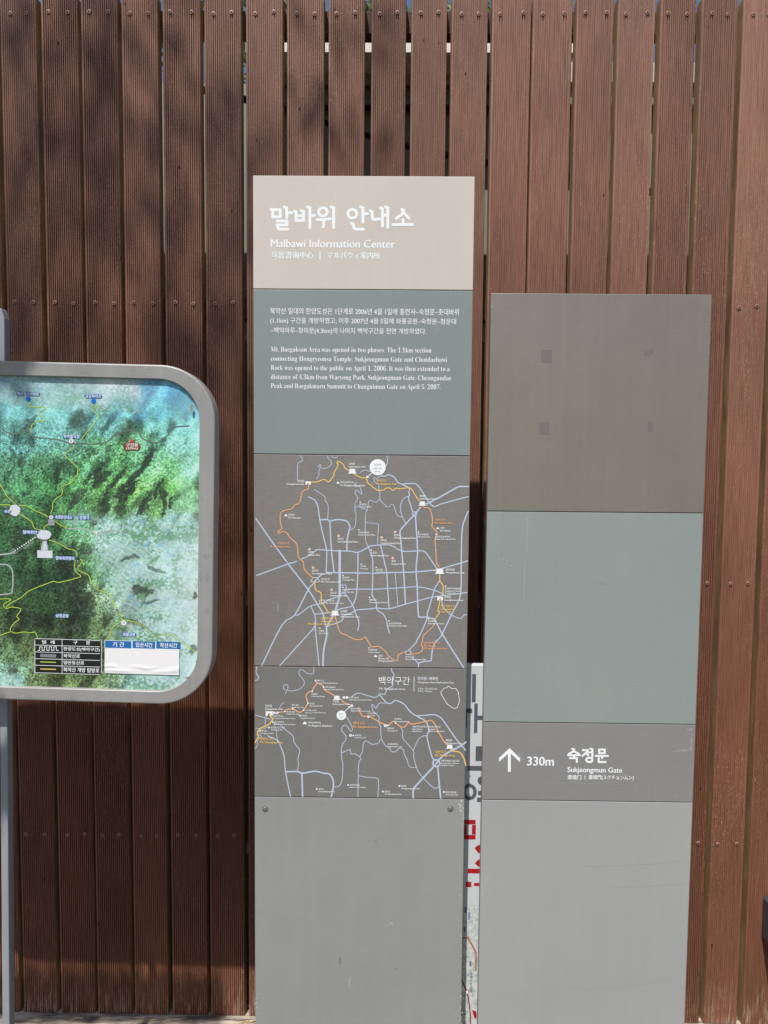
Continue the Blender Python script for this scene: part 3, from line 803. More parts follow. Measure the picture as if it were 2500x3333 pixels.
p = E_([(1342, 785)])[0]; text(lb, T1, '현위치', p[0], p[1], None, p[1]+28*kE, 3, 0.0, align='C')
p = E_([(1342, 822)])[0]; text(lb, T1, 'you are', p[0], p[1], None, p[1]+18*kE, 3, 0.0, 'L', align='C')
p = E_([(1342, 848)])[0]; text(lb, T1, 'here', p[0], p[1], None, p[1]+18*kE, 3, 0.0, 'L', align='C')
for cr, x, y, ls, h, mi, k in (
 (E_, 200, 658, ['창의문', 'Changuimun Gate'], 40, 0, kE), (E_, 318, 815, ['창의문 안내소', 'Changuimun Information Center'], 28, 0, kE),
 (E_, 600, 650, ['백악 쉼터', 'Baegak Rest Area'], 28, 0, kE), (E_, 520, 752, ['돌고래 쉼터', 'Dolphin Rest Area'], 28, 0, kE),
 (E_, 797, 730, ['1.21사태 소나무', 'January 21 Incident Pine Tree'], 28, 0, kE), (E_, 737, 812, ['백악마루', 'Baegakmaru Summit'], 28, 0, kE),
 (E_, 867, 630, ['청운대', 'Cheongundae Peak'], 28, 0, kE), (E_, 893, 486, ['연결통로', 'Connecting Passage'], 28, 0, kE),
 (E_, 982, 286, ['백악 곡성', 'Baegak Gokseong Battlement'], 28, 0, kE), (E_, 1100, 384, ['백악 촛대바위', 'Baegak Chotdaebawi Rock'], 28, 0, kE),
 (E_, 1212, 592, ['숙정문', 'Sukjeongmun Gate'], 36, 0, kE), (E_, 1452, 538, ['숙정문 안내소', 'Sukjeongmun Information Center'], 28, 0, kE),
 (E_, 1482, 706, ['말바위 안내소', 'Malbawi Information Center'], 28, 0, kE), (E_, 845, 912, ['백악산(북악산)', 'Mt. Baegaksan (Bugaksan)'], 38, 0, kE),
 (E_, 338, 906, ['윤동주문학관', 'Yun Dong-ju Literary Museum'], 28, 0, kE), (E_, 284, 990, ['윤동주 시인의 언덕', 'Yun Dong-ju Hill'], 28, 0, kE),
 (E_, 150, 1042, ['시사정', 'Sisajeong Pavilion'], 28, 0, kE), (E_, 130, 1150, ['인왕산구간', 'Mt. Inwangsan Area'], 46, 2, kE),
 (E_, 998, 1910, ['경복궁', 'Gyeongbokgung Palace'], 30, 0, kE), (E_, 1468, 1850, ['북촌한옥마을', 'Bukchon Hanok Village'], 28, 0, kE),
 (E_, 1545, 1105, ['삼청공원', 'Samcheong Park'], 28, 0, kE),
 (F_, 0, 842, ['백악구간', 'Mt. Baegaksan Area'], 46, 1, kF), (F_, 196, 716, ['우수조망명소', 'Scenic Site'], 26, 0, kF),
 (F_, 570, 792, ['연결통로', 'Connecting Passage'], 28, 0, kF), (F_, 466, 922, ['와룡공원', 'Waryong Park'], 28, 0, kF),
 (F_, 818, 898, ['서울과학고등학교', 'Seoul Science', 'High School'], 28, 0, kF), (F_, 1036, 900, ['경신중고등학교', 'Kyungshin', 'Middle & High School'], 28, 0, kF),
 (F_, 472, 1140, ['성균관대학교', 'Sungkyunkwan Univ.'], 28, 0, kF), (F_, 1280, 1086, ['혜화문', 'Hyehwamun Gate'], 34, 0, kF),
 (F_, 1132, 1240, ['낙산구간', 'Mt. Naksan Area'], 44, 2, kF), (F_, 1212, 1370, ['가톨릭대학교 성신교정', 'Catholic Univ. of Korea', '(Songsin Campus)'], 28, 0, kF),
 (F_, 664, 1720, ['창경궁', 'Changgyeonggung Palace'], 28, 0, kF), (F_, 435, 1798, ['창덕궁', 'Changdeokgung Palace'], 28, 0, kF),
 (F_, 1280, 1806, ['마로니에공원', 'Marronnier Park'], 28, 0, kF)):
    lab(lb, cr, x, y, ls, h, mi, 'L', k=k)
for cr, a, c, k in ((E_, 957, 298, kE), (E_, 1075, 396, kE), (E_, 905, 460, kE), (E_, 843, 640, kE), (E_, 775, 742, kE), (E_, 617, 724, kE), (E_, 495, 762, kE), (E_, 720, 825, kE), (E_, 317, 922, kE), (E_, 260, 1004, kE), (E_, 127, 1052, kE), (E_, 972, 1925, kE), (E_, 1444, 1864, kE), (E_, 1522, 1122, kE),
        (F_, 210, 782, kF), (F_, 586, 860, kF), (F_, 480, 897, kF), (F_, 640, 1735, kF), (F_, 410, 1812, kF), (F_, 1254, 1818, kF)):
    p = cr([(a, c)])[0]; disc(lb, T1, p[0], p[1], 13*k, n=12)
for cr, a, c, k in ((E_, 336, 784, kE), (E_, 383, 784, kE), (E_, 1380, 553, kE), (E_, 1425, 553, kE), (E_, 1500, 676, kE), (E_, 1480, 1122, kE), (F_, 445, 900, kF)):
    p = cr([(a, c)])[0]; disc(lb, T1, p[0], p[1], 21*k, n=16); rect(lb, T1, p[0]-0.7, p[1]-2.4, p[0]+0.7, p[1]+2.4, 3)
lb.build('area_map_lettering', [M['white'], M['orange'], M['yellow'], M['ink']], tall)
LIFT0 -= 0.0006

# bolts, scratches and chipped paint
def bolt(px, py, parent, pl):
    u_, w_ = pl.uv(px, py)
    mb = MB(); n_ = 20
    V = []
    for r_, y in ((0.0070, 0.0), (0.0070, -0.0008), (0.0056, -0.0011), (0.0042, -0.0011), (0.0042, -0.0022), (0.0034, -0.0027)):
        V += [(u_+r_*math.cos(2*math.pi*k/n_), y, w_+r_*math.sin(2*math.pi*k/n_)) for k in range(n_)]
    F = [(i*n_+k, i*n_+(k+1) % n_, (i+1)*n_+(k+1) % n_, (i+1)*n_+k) for i in range(5) for k in range(n_)]
    F.append(tuple(5*n_+k for k in range(n_)))
    mb.add(V, F)
    return mb.build('bolt', M['bolt'], parent)
bolt(863, 2632, tall, T1); bolt(1466, 2631.5, tall, T1)
def scuffs(name, parent, pl, mat, clusters, lines):
    mb = MB()
    for (cx, cy, rx, ry, cnt, sz) in clusters:
        for _ in range(cnt):
            a = cx+random.gauss(0, rx); c = cy+random.gauss(0, ry)
            s0 = sz*random.uniform(0.3, 1.0)
            disc(mb, pl, a, c, s0*random.uniform(0.6, 1.3), s0*random.uniform(0.6, 1.6), n=6, jag=0.6)
    for w_, pts in lines:
        ribbon(mb, pl, pts, w_, 0, sm=3, cap=False)
    return tag(mb.build(name, mat, parent), kind='stuff')
M['chip'] = plain('chipped_paint', lin(208, 212, 210), 0.6)
M['rub'] = plain('rubbed_paint', lin(164, 166, 165), 0.6)
M['dirt'] = plain('dirt_speck', lin(46, 40, 36), 0.8)
M['tape'] = plain('tape_residue', lin(119, 116, 111), 0.42)
scuffs('paint_chips', tall, T1, M['chip'],
    [(1500, 2622, 5, 10, 16, 2.6), (1509, 2655, 2, 12, 10, 2.0), (1502, 3190, 3, 120, 46, 1.6), (1501, 3260, 2, 40, 30, 1.6), (836, 3270, 3, 30, 14, 1.8), (1200, 2900, 200, 200, 14, 0.9), (1270, 3005, 6, 5, 6, 1.4), (1490, 944, 18, 1, 9, 1.2)],
    [(1.4, [(1270, 3001), (1276, 3006), (1280, 3012)]), (1.3, [(1140, 3180), (1136, 3210)]), (1.0, [(904, 1965), (906, 1990)])])
scuffs('dirt_specks', tall, T1, M['dirt'],
    [(1100, 2900, 160, 150, 6, 1.0), (1150, 760, 120, 80, 5, 0.9)], [(2.4, [(1107, 3116), (1107, 3136)]), (1.6, [(1287, 3152), (1289, 3158)]), (1.3, [(1236, 1296), (1236, 1300)]), (1.2, [(1222, 2734), (1226, 2742)])])
M['chip_sage'] = plain('faint_chip', lin(186, 194, 190), 0.6)
scuffs('paint_chips', low, T2, M['chip_sage'],
    [(1610, 1740, 14, 35, 26, 1.2), (1720, 2300, 30, 45, 22, 1.2), (1648, 1830, 8, 14, 14, 1.8), (1690, 2340, 16, 12, 10, 1.5), (1850, 1200, 200, 200, 24, 1.0), (1900, 2000, 180, 220, 16, 1.0), (1601, 1010, 2, 30, 16, 1.2), (2311, 1080, 2, 70, 16, 1.2), (1950, 965, 200, 5, 12, 1.1)],
    [(0.9, [(1718, 1685), (1716, 1740), (1714, 1790)]), (0.8, [(1708, 1815), (1706, 1960)]), (1.4, [(1690, 2450), (1694, 2466), (1700, 2474)])])
scuffs('rubbed_marks', low, T2, M['rub'],
    [(2244, 2376, 6, 4, 8, 3.2), (2248, 2420, 3, 14, 10, 2.2), (2215, 2443, 14, 3, 12, 2.2)],
    [(2.2, [(2190, 2446), (2246, 2440)]), (2.0, [(2250, 2400), (2251, 2446)]), (1.0, [(1780, 2547), (1900, 2549), (2070, 2556)]), (1.0, [(1900, 2820), (2120, 2812), (2225, 2800)]), (1.0, [(1980, 2890), (2120, 2884), (2230, 2876)]), (0.9, [(1850, 3220), (2060, 3210), (2200, 3180)]), (0.9, [(2010, 2235), (2110, 2232)]), (0.9, [(1910, 1890), (2020, 1910)]), (1.0, [(1660, 2410), (1790, 2412)])])
tp = MB()
rect(tp, T2, 1760, 1139, 1795, 1181)
poly(tp, T2, [(2097, 1143), (2131, 1135), (2126, 1152), (2114, 1160), (2098, 1159)])
rect(tp, T2, 2108, 1372, 2125, 1405)
rect(tp, T2, 1756, 1374, 1786, 1414)
tp.build('tape_marks', M['tape'], low)
# direction plate lettering
t = MB()
c_ = crop(1600, 2400, 500, 1659)
poly(t, T2, c_([(195, 115), (308, 226), (308, 268), (208, 175), (208, 372), (177, 372), (177, 178), (80, 265), (80, 222)]))
t.build('arrow', M['white'], low)
t = MB()
def tx(a): return 1600+a*500/1659
def ty(a): return 2400+a*500/1659
text(t, T2, '330m', tx(385), ty(203), tx(677), ty(302), bold=0.02, mode='L')
stroke_set(t, T2, c_, [
    [(872, 124), (892, 130), (876, 156), (834, 178)], [(888, 150), (942, 176)], [(826, 193), (956, 193)], [(892, 196), (892, 216)], [(846, 224), (921, 224), (921, 268)],
    [(984, 138), (1040, 138), (1016, 172), (982, 200)], [(1016, 168), (1046, 192)], [(1046, 162), (1084, 162)], [(1068, 120), (1089, 130), (1089, 212)], ('o', 1056, 243, 33, 24),
    [(1160, 132), (1222, 132), (1222, 168)], [(1224, 170), (1162, 170), (1162, 134)], [(1124, 200), (1258, 200)], [(1194, 202), (1194, 226)], [(1158, 222), (1158, 266), (1232, 266)]], 6.6)
text(t, T2, 'Sukjeongmun Gate', tx(820), ty(316), tx(1420), ty(373), bold=0.02, mode='L')
text(t, T2, '肃靖门', tx(820), ty(402), tx(970), ty(455), bold=0.022)
rect(t, T2, tx(1004), ty(402), tx(1010), ty(455))
text(t, T2, '肅靖門(スクチョンムン)', tx(1048), ty(402), tx(1543), ty(460), bold=0.022)
t.build('direction_lettering', M['white'], low)

# ------------------------------------------------------------------ spare sign leaning between pillars and fence
YS = -0.359
sx0, sx1 = 0.02, 0.33
sz = P(1530, 2164, YS).z
spare = thing('spare_sign', ((sx0+sx1)/2, YS, 0), 'white sign board with sideways charcoal and red lettering, stored behind the two pillars', 'sign')
S1 = Plane(((sx0+sx1)/2, YS, 0))
hw = (sx1-sx0)/2
mb = MB(); mb.box((-hw, 0, 0), (hw, 0.018, sz)); mb.build('board', M['white_sheet'], spare, bevel=0.002)
c_ = crop(1480, 2100, 160, 590)
mb = MB()
for a, b_, c2, d in ((205,333,252,685), (230,685,272,1055), (272,843,420,898), (100,757,212,815), (60,815,147,995), (250,1203,420,1390), (155,1445,420,1505), (280,1745,420,1800), (268,1825,420,1882)):
    q = c_([(a, b_), (c2, d)]); rect(mb, S1, q[0][0], q[0][1], q[1][0], q[1][1])
q = c_([(178, 1762)])[0]; ring(mb, S1, q[0], q[1], 66*160/590, 42*160/590, ry=78*160/590)
q = c_([(345, 1625)])[0]; disc(mb, S1, q[0], q[1], 70*160/590, 60*160/590)
for (a, b_) in ((282, 348), (150, 368), (184, 480), (182, 662), (280, 662)):
    q = c_([(a, b_)])[0]; disc(mb, S1, q[0], q[1], 1.5, n=8)
mb.build('charcoal_lettering', M['char'], spare)
c2_ = crop(1480, 2680, 160, 542)
mb = MB()
for a, b_, cc2, d in ((1508,2667,1549,2683), (1508,2716,1549,2732), (1508,2683,1520,2716), (1536,2683,1549,2716)):
    rect(mb, S1, a, b_, cc2, d)
mb.build('red_letter', M['red'], spare)
mb = MB()
for pts in ([(218,270),(262,238),(330,238),(330,330),(262,330)], [(222,440),(262,398),(330,398),(330,478),(262,478)]):
    poly(mb, S1, c2_(pts))
q = c2_([(143, 495), (330, 550)]); rect(mb, S1, q[0][0], q[0][1], q[1][0], q[1][1])
mb.build('red_letter', M['red'], spare)
mb = MB()
for a, b_, cc2, d in ((123,638,185,703), (212,653,330,690)):
    q = c2_([(a, b_), (cc2, d)]); rect(mb, S1, q[0][0], q[0][1], q[1][0], q[1][1])
mb.build('red_letter', M['red'], spare)
m, n, b = newmat('printed_relief')
n.links.new(mix(n, ramp(n, noise(n, (1, 1, 1), 70.0, 6.0, 0.75), 0.45, 0.62), lin(214, 220, 218), lin(160, 170, 168)), b.inputs['Base Color'])
mb = MB(); zc = P(1530, 2947, YS).z
mb.add([(-hw+.002, -0.00007, 0.01), (hw-.002, -0.00007, 0.01), (hw-.002, -0.00007, zc), (-hw+.002, -0.00007, zc)], [(0, 1, 2, 3)])
mb.build('map_print', m, spare)
M['orangeline'] = plain('rust_print', lin(196, 128, 80), 0.5); M['bluelab'] = plain('blue_print', lin(84, 104, 160), 0.5); M['crimson'] = plain('crimson_print', lin(150, 20, 52), 0.5)
mb = MB()
ribbon(mb, S1, c2_([(40,1262),(148,1262),(235,1425),(232,1620)]), 5.6, 3, sm=0); ribbon(mb, S1, c2_([(40,1262),(148,1262),(235,1425),(232,1620)]), 3.8, 0, sm=0)
ribbon(mb, S1, c2_([(60,1690),(110,1800),(140,1870),(160,1990),(172,2100),(172,2230)]), 4.2, 1)
q = c2_([(138, 1860)])[0]; disc(mb, S1, q[0], q[1], 5.6, 8, 1); disc(mb, S1, q[0], q[1], 3.8, 6, 4)
poly(mb, S1, c2_([(190,2055),(240,2075),(240,2160),(215,2140)]), 5)
for a, b_, cc2, d in ((110,918,130,985), (150,972,166,1065), (100,1135,118,1200), (165,1510,182,1575)):
    q = c2_([(a, b_), (cc2, d)]); rect(mb, S1, q[0][0], q[0][1], q[1][0], q[1][1], 2)
q = c2_([(170, 1640)])[0]
text(mb, S1, '은평구 뉴타운', q[0], q[1]-8.5, q[0]+71, q[1], 3, 0.02, rot=-math.pi/2)
mb.build('map_lines', [M['orangeline'], M['crimson'], M['bluelab'], M['dirt'], M['white'], M['red']], spare)

# ------------------------------------------------------------------ hiking map board on its column
YB = -0.534
TILT = R(1.0)
org = P(-30, 1735, YB)
mapb = thing('map_board', (org.x, YB, org.z), 'large framed aerial hiking map with rounded steel frame on a grey column', 'map board', roll=TILT)
G0 = Plane(org, TILT)
ku = G0.k
ur = G0.uv(696, 1700)[0]; wt = G0.uv(300, 1181.5)[1]; wb = G0.uv(300, 2286)[1]
uin = G0.uv(644.5, 1700)[0]; wti = G0.uv(300, 1229.5)[1]; wbi = G0.uv(300, 2243)[1]
def rrect(u0, u1, w0, w1, r, n_=14):
    pts = []
    for (cx, cz, a0) in ((u1-r, w1-r, 0), (u0+r, w1-r, 90), (u0+r, w0+r, 180), (u1-r, w0+r, 270)):
        for k in range(n_+1):
            a = R(a0+90*k/n_)
            pts.append((cx+r*math.cos(a), cz+r*math.sin(a)))
    return pts
ro, ri = 178*ku, 132*ku
rings = [(rrect(-uin, uin, wbi, wti, ri), 0.009), (rrect(-uin-.001, uin+.001, wbi-.001, wti+.001, ri+.001), 0.0008), (rrect(-uin-.002, uin+.002, wbi-.002, wti+.002, ri+.002), 0.0),
         (rrect(-ur+.003, ur-.003, wb+.003, wt-.003, ro-.003), 0.0), (rrect(-ur+.001, ur-.001, wb+.001, wt-.001, ro-.001), 0.0008), (rrect(-ur, ur, wb, wt, ro), 0.003), (rrect(-ur, ur, wb, wt, ro), 0.040), (rrect(-ur+.003, ur-.003, wb+.003, wt-.003, ro-.003), 0.042)]
mb = MB()
nn = len(rings[0][0])
V = [(a, y, c) for pts, y in rings for a, c in pts]
F = []
for i in range(len(rings)-1):
    for k in range(nn):
        F.append((i*nn+k, i*nn+(k+1) % nn, (i+1)*nn+(k+1) % nn, (i+1)*nn+k)[::-1])
F.append(tuple((len(rings)-1)*nn+k for k in range(nn)))
mb.add(V, F)
fo = mb.build('frame', M['frame'], mapb, smooth=True)
mod = fo.modifiers.new('split', 'EDGE_SPLIT'); mod.split_angle = R(11)
# column
mb = MB()
cu1 = Plane((org.x, YB+0.066, org.z), TILT).uv(39, 1900)[0]
ch = G0.uv(0, 1009)[1]
zlow = -org.z-0.02
prof = [(-cu1, zlow), (cu1, zlow), (cu1, ch-0.008), (cu1*0.2, ch+0.012), (-cu1*0.2, ch+0.012), (-cu1, ch-0.008)]
V = [(a, 0.043, c) for a, c in prof] + [(a, 0.066, c) for a, c in prof]
k6 = len(prof)
F = [tuple(range(k6)), tuple(range(k6, 2*k6))[::-1]] + [(i, i+k6, (i+1) % k6+k6, (i+1) % k6) for i in range(k6)]
mb.add(V, F)
mb.build('column', M['column'], mapb, bevel=0.002)

# printed aerial picture: print colours with shade put into the left side, worked out on a fine grid
def vnoise(xx, yy, cell, seed):
    r_ = np.random.default_rng(seed)
    g_ = r_.random((512, 512))
    fx, fy = xx/cell+100.0, yy/cell+100.0
    ix, iy = np.floor(fx).astype(int), np.floor(fy).astype(int)
    tx_, ty_ = fx-ix, fy-iy
    tx_ = tx_*tx_*(3-2*tx_); ty_ = ty_*ty_*(3-2*ty_)
    q = lambda a, c: g_[a % 512, c % 512]
    return (q(ix, iy)*(1-tx_)+q(ix+1, iy)*tx_)*(1-ty_)+(q(ix, iy+1)*(1-tx_)+q(ix+1, iy+1)*tx_)*ty_
def aerial(X, Y):
    """X, Y photo pixels on the map; returns sRGB 0..255"""
    ctl = [(0,1240,150,195,215),(120,1240,165,205,220),(250,1250,185,220,228),(360,1250,215,228,238),(420,1265,205,225,238),(480,1255,110,175,212),(560,1270,95,165,205),(620,1340,120,190,205),(520,1330,105,190,205),
      (0,1290,150,200,205),(150,1290,160,212,215),(240,1300,165,215,212),(330,1290,195,225,230),(0,1340,105,175,180),(80,1350,110,185,185),(200,1345,112,188,185),(300,1350,95,165,165),(380,1340,105,185,195),(450,1340,90,165,185),
      (0,1400,80,140,130),(60,1400,75,130,118),(150,1400,105,178,170),(250,1380,80,130,120),(340,1390,110,190,180),(420,1400,100,165,120),(520,1400,120,205,190),(610,1400,135,215,205),
      (40,1450,95,165,160),(130,1440,100,170,160),(220,1450,90,150,130),(310,1450,85,150,105),(400,1450,90,160,100),(500,1450,110,190,140),(600,1440,140,220,200),
      (30,1510,75,130,95),(120,1510,72,125,85),(200,1500,80,140,100),(280,1520,90,165,110),(380,1520,85,155,90),(450,1520,110,195,130),(560,1520,115,195,125),(630,1520,140,215,180),
      (60,1580,80,150,95),(160,1590,70,140,80),(240,1580,85,160,90),(330,1590,95,165,85),(430,1590,115,190,95),(540,1590,110,185,95),(620,1600,130,200,140),
      (20,1640,60,100,65),(120,1650,62,115,70),(220,1650,70,120,70),(300,1660,85,135,75),(400,1660,90,145,80),(500,1660,95,150,80),(600,1660,120,180,130),
      (20,1720,40,75,45),(100,1730,45,85,48),(180,1710,60,110,65),(260,1700,90,150,110),(340,1710,150,195,180),(430,1710,150,195,185),(530,1700,150,195,180),(620,1700,160,205,195),
      (40,1800,42,72,45),(120,1800,55,95,58),(210,1790,65,115,68),(270,1770,110,170,120),(350,1770,160,200,195),(450,1780,150,195,170),(550,1780,165,215,200),(630,1780,195,228,222),
      (30,1880,40,70,44),(120,1880,30,52,34),(200,1880,28,46,32),(280,1860,95,150,95),(350,1860,120,170,125),(430,1860,165,205,195),(520,1860,175,220,205),(600,1850,200,232,225),
      (30,1960,48,78,45),(120,1960,44,72,42),(230,1960,38,58,38),(300,1950,120,160,115),(380,1950,150,190,165),(470,1930,120,140,110),(540,1930,190,225,220),(620,1950,215,235,235),
      (30,2050,62,84,55),(120,2040,50,70,44),(220,2040,40,56,38),(310,2050,95,125,80),(400,2040,110,140,95),(470,2020,165,200,190),(560,2020,180,222,222),(630,2050,200,230,235),
      (30,2130,75,105,70),(100,2110,80,100,60),(300,2150,60,80,50),(600,2120,165,215,215),(560,2180,170,218,220),(480,2220,185,225,222),(630,2160,180,225,230),
      (40,2210,110,150,120),(120,2220,95,115,70),(200,2210,90,112,66),(300,2215,90,110,70),(360,2220,110,140,105),(420,2225,150,205,190),(30,2235,130,200,190)]
    num = np.zeros(X.shape+(3,)); den = np.zeros(X.shape)
    wx = X+24*(vnoise(X, Y, 40, 1)-.5)+10*(vnoise(X, Y, 14, 2)-.5); wy = Y+24*(vnoise(X, Y, 40, 3)-.5)+10*(vnoise(X, Y, 14, 4)-.5)
    for (a, c, r_, g_, b_) in ctl:
        wgt = 1.0/((wx-a)**2+(wy-c)**2+60.0)**1.7
        num += wgt[..., None]*np.array((r_, g_, b_)); den += wgt
    col = num/den[..., None]
    # ridge gullies in the printed picture: (x, y, half length, half width, angle, strength)
    sh = [(470,1500,70,9,-50,.9),(425,1590,46,11,-58,.95),(375,1560,60,9,-56,.8),(300,1540,56,12,-58,.85),(230,1640,40,9,-42,.8),(505,1600,50,9,-72,.85),(555,1640,34,9,-80,.8),(455,1660,34,10,-66,.85),(345,1620,40,10,-62,.8),(180,1580,42,8,-70,.7),(95,1380,34,20,-35,.55),(240,1370,40,30,-35,.40),(335,1345,26,12,0,.3),(400,1390,50,22,-35,.30),(35,1480,12,30,0,.45),(62,1485,9,30,0,.40),(180,1545,12,34,20,.75),(285,1480,14,34,25,.45),
      (440,1545,80,14,-52,.85),(340,1500,18,50,20,.5),(325,1560,20,48,35,.8),(250,1620,50,14,-40,.6),(400,1610,26,40,15,.80),(395,1650,22,36,15,.75),(470,1640,17,42,12,.72),(530,1630,15,46,2,.85),(345,1660,34,16,-70,.6),(500,1460,30,20,-30,.3),(590,1480,30,18,-20,.2),
      (60,1740,55,28,-35,.70),(30,1660,40,26,20,.5),(215,1845,50,36,-10,.65),(230,1790,30,20,0,.35),(255,1930,40,75,5,.75),(285,1980,26,60,5,.6),(120,1900,60,24,-15,.35),(90,1990,50,28,10,.35),(460,1925,40,18,0,.9),(420,1820,30,8,10,.85),(500,1855,34,9,35,.75),(490,1960,34,8,-10,.8),(440,2035,30,12,25,.7),(440,1770,10,14,0,.3),
      (400,2050,12,24,0,.5),(160,2100,60,20,-40,.45),(260,2110,60,40,0,.35),(634,1945,8,16,0,.9),(617,2120,12,18,-30,.7),(320,2080,30,10,-30,.3),(85,2205,10,30,30,.4),(330,1640,20,30,0,.5)]
    dark = np.zeros(X.shape)
    edge = .55*vnoise(X, Y, 4.2, 31)+.45*vnoise(X, Y, 11, 32)
    for (a, c, hl, hw_, ang, st) in sh:
        t_ = R(ang); dx, dy = wx-a, wy-c
        p_ = dx*math.cos(t_)+dy*math.sin(t_); q_ = -dx*math.sin(t_)+dy*math.cos(t_)
        e_ = np.exp(-((p_/hl)**2+(q_/hw_)**2))
        dark = np.maximum(dark, st*np.clip((e_-0.38+0.75*(edge-.5))/0.22, 0, 1))
    # town: pale blocks and lanes
    town = 1/(1+np.exp(-((wx-300)-0.22*(wy-1690)-26*np.sin(wy/38.0))/14.0))*1/(1+np.exp(-(wy-1690)/14.0))*1/(1+np.exp((wy-2140-(wx-330)*0.5)/18.0))
    town = np.maximum(town, np.clip((1322-wy+0.06*X)/16, 0, 1)*np.clip((470-X)/30, 0, 1))
    town = np.maximum(town, np.clip((wx-400)/20, 0, 1)*np.clip((wy-2190)/15, 0, 1))
    town = np.maximum(town, np.exp(-(((wx-27)/40)**4+((wy-2225)/22)**4)))
    town = np.maximum(town, np.exp(-(((wx-260)/60)**4+((wy-1690)/16)**4))*0.8)
    town = np.clip(town*(1-0.8*dark), 0, 1)
    stip = 0.62*vnoise(X, Y, 2.7, 11)+0.38*vnoise(X, Y, 4.6, 12)
    fade = np.clip((Y-1300)/150, 0.35, 1)*np.clip((690-X)/200, 0.5, 1)
    forest = 1.06+(stip-0.5)*1.75*fade
    # street pattern
    a1, a2 = R(32), R(-24)
    L1 = (X+6*vnoise(X, Y, 60, 21))*math.sin(a1)-(Y+14*vnoise(X, Y, 55, 22))*math.cos(a1)
    L2 = (X+14*vnoise(X, Y, 70, 23))*math.sin(a2)-(Y)*math.cos(a2)
    blk = vnoise(L1*1.0, L2*0.45, 3.6, 24)
    lane = np.maximum(np.abs(((L1/15.0) % 1)-.5) > .43, np.abs((((X*.8+Y*.45)/34.0) % 1)-.5) > .455)
    fine_ = vnoise(L1, L2, 1.9, 27)
    big = vnoise(X, Y, 45, 29)
    tcol = col*0.35+0.65*np.array((170, 216, 212)) + (blk-.5)[..., None]*np.array((62, 50, 52)) + (fine_-.5)[..., None]*np.array((40, 36, 38))
    tcol = tcol*(0.86+.28*big)[..., None]
    tcol = tcol+np.where(lane[..., None], .6, 0)*(np.array((212, 238, 234))-tcol)
    tint = vnoise(X, Y, 16, 25)
    tcol = tcol+(np.clip(tint-.74, 0, 1)*3)[..., None]*(np.array((110, 180, 220))-tcol)
    gard = vnoise(X, Y, 6, 26)*.45+vnoise(X, Y, 38, 28)*.55
    gk = np.clip((gard-.55)/.1, 0, 1)*.75
    tcol = tcol*(1-gk[..., None])+np.array((84, 142, 98))*(0.75+.5*stip)[..., None]*gk[..., None]
    hz = np.clip((X-500)/140, 0, 1)*np.clip((Y-1720)/60, 0, 1)*.62
    tcol = tcol*(1-hz[..., None])+np.array((216, 242, 240))*hz[..., None]
    topz = np.clip((1340-Y)/30, 0, 1)[..., None]*.6
    tcol = tcol*(1-topz)+col*(0.88+.24*blk[..., None])*topz
    # folds of the hillside
    fa1, fa2 = R(-56), R(-80)
    rg = np.where(X > 230, vnoise(X*math.cos(fa1)+Y*math.sin(fa1), (-X*math.sin(fa1)+Y*math.cos(fa1))*3.2, 64, 41), vnoise(X*math.cos(fa2)+Y*math.sin(fa2), (-X*math.sin(fa2)+Y*math.cos(fa2))*2.2, 70, 42))
    rg = .65*rg+.35*vnoise(X, Y, 24, 43)
    fold = 1-0.42*np.clip((0.47+0.12*(edge-.5)-rg)/0.20, 0, 1)*np.clip((Y-1310)/60, 0.25, 1)+0.22*np.clip((rg-.56)/.2, 0, 1)
    fcol = col*(forest*fold)[..., None]
    dcol = np.stack([34+46*np.clip(stip-.55, 0, 1)*3, 44+60*np.clip(stip-.55, 0, 1)*3, 38+30*np.clip(stip-.55, 0, 1)*3], -1)
    fcol = fcol*(1-dark[..., None])+dcol*dark[..., None]
    out = fcol*(1-town[..., None]*.9)+tcol*town[..., None]*.9
    out = 255*(np.clip(out, 0, 255)/255)**0.87
    lum_ = out.mean(-1, keepdims=True)
    out = lum_+(out-lum_)*0.98
    return np.clip(out, 12, 246)
us = np.concatenate([np.arange(-uin-.008, G0.uv(-12, 1700)[0], 0.005), np.arange(G0.uv(-12, 1700)[0], uin+.009, 0.00118)])
ws = np.arange(wbi-.008, wti+.009, 0.00118)
UU, WW = np.meshgrid(us, ws)
# back from the board face to the picture's own pixel grid (metres / ku, origin at the board centre)
ct, st_ = math.cos(TILT), math.sin(TILT)
wx_ = org.x+UU*ct+WW*st_; wz_ = org.z-UU*st_+WW*ct; wy_ = np.full_like(wx_, YB)
dd = np.stack([wx_-CAM.x, wy_-CAM.y, wz_-CAM.z], -1)
fr = dd @ np.array(_f)
PX = CX+FPX*(dd @ np.array(_r))/fr; PY = CY-FPX*(dd @ np.array(_u))/fr
rgb = aerial(PX, PY)
rgb = np.where((PX < -30)[..., None], np.clip(rgb*0.2+0.8*np.array((70, 110, 70)), 0, 255), rgb)/255.0
lc = np.where(rgb <= .04045, rgb/12.92, ((rgb+.055)/1.055)**2.4)*0.92
nr, nc = UU.shape
rc_ = 170*ku
qx = np.maximum(np.abs((UU[:-1, :-1]+UU[1:, 1:])/2)-(ur-.006-rc_), 0); wm = (WW[:-1, :-1]+WW[1:, 1:])/2
qy = np.maximum(np.maximum(wm-(wt-.006-rc_), (wb+.006+rc_)-wm), 0)
keep = np.hypot(qx, qy).ravel() < rc_
me = bpy.data.meshes.new('aerial_print')
vs = np.stack([UU, np.full_like(UU, 0.0078), WW], -1).reshape(-1, 3)
idx = np.arange(nr*nc).reshape(nr, nc)
fq = np.stack([idx[:-1, :-1], idx[:-1, 1:], idx[1:, 1:], idx[1:, :-1]], -1).reshape(-1, 4)[keep]
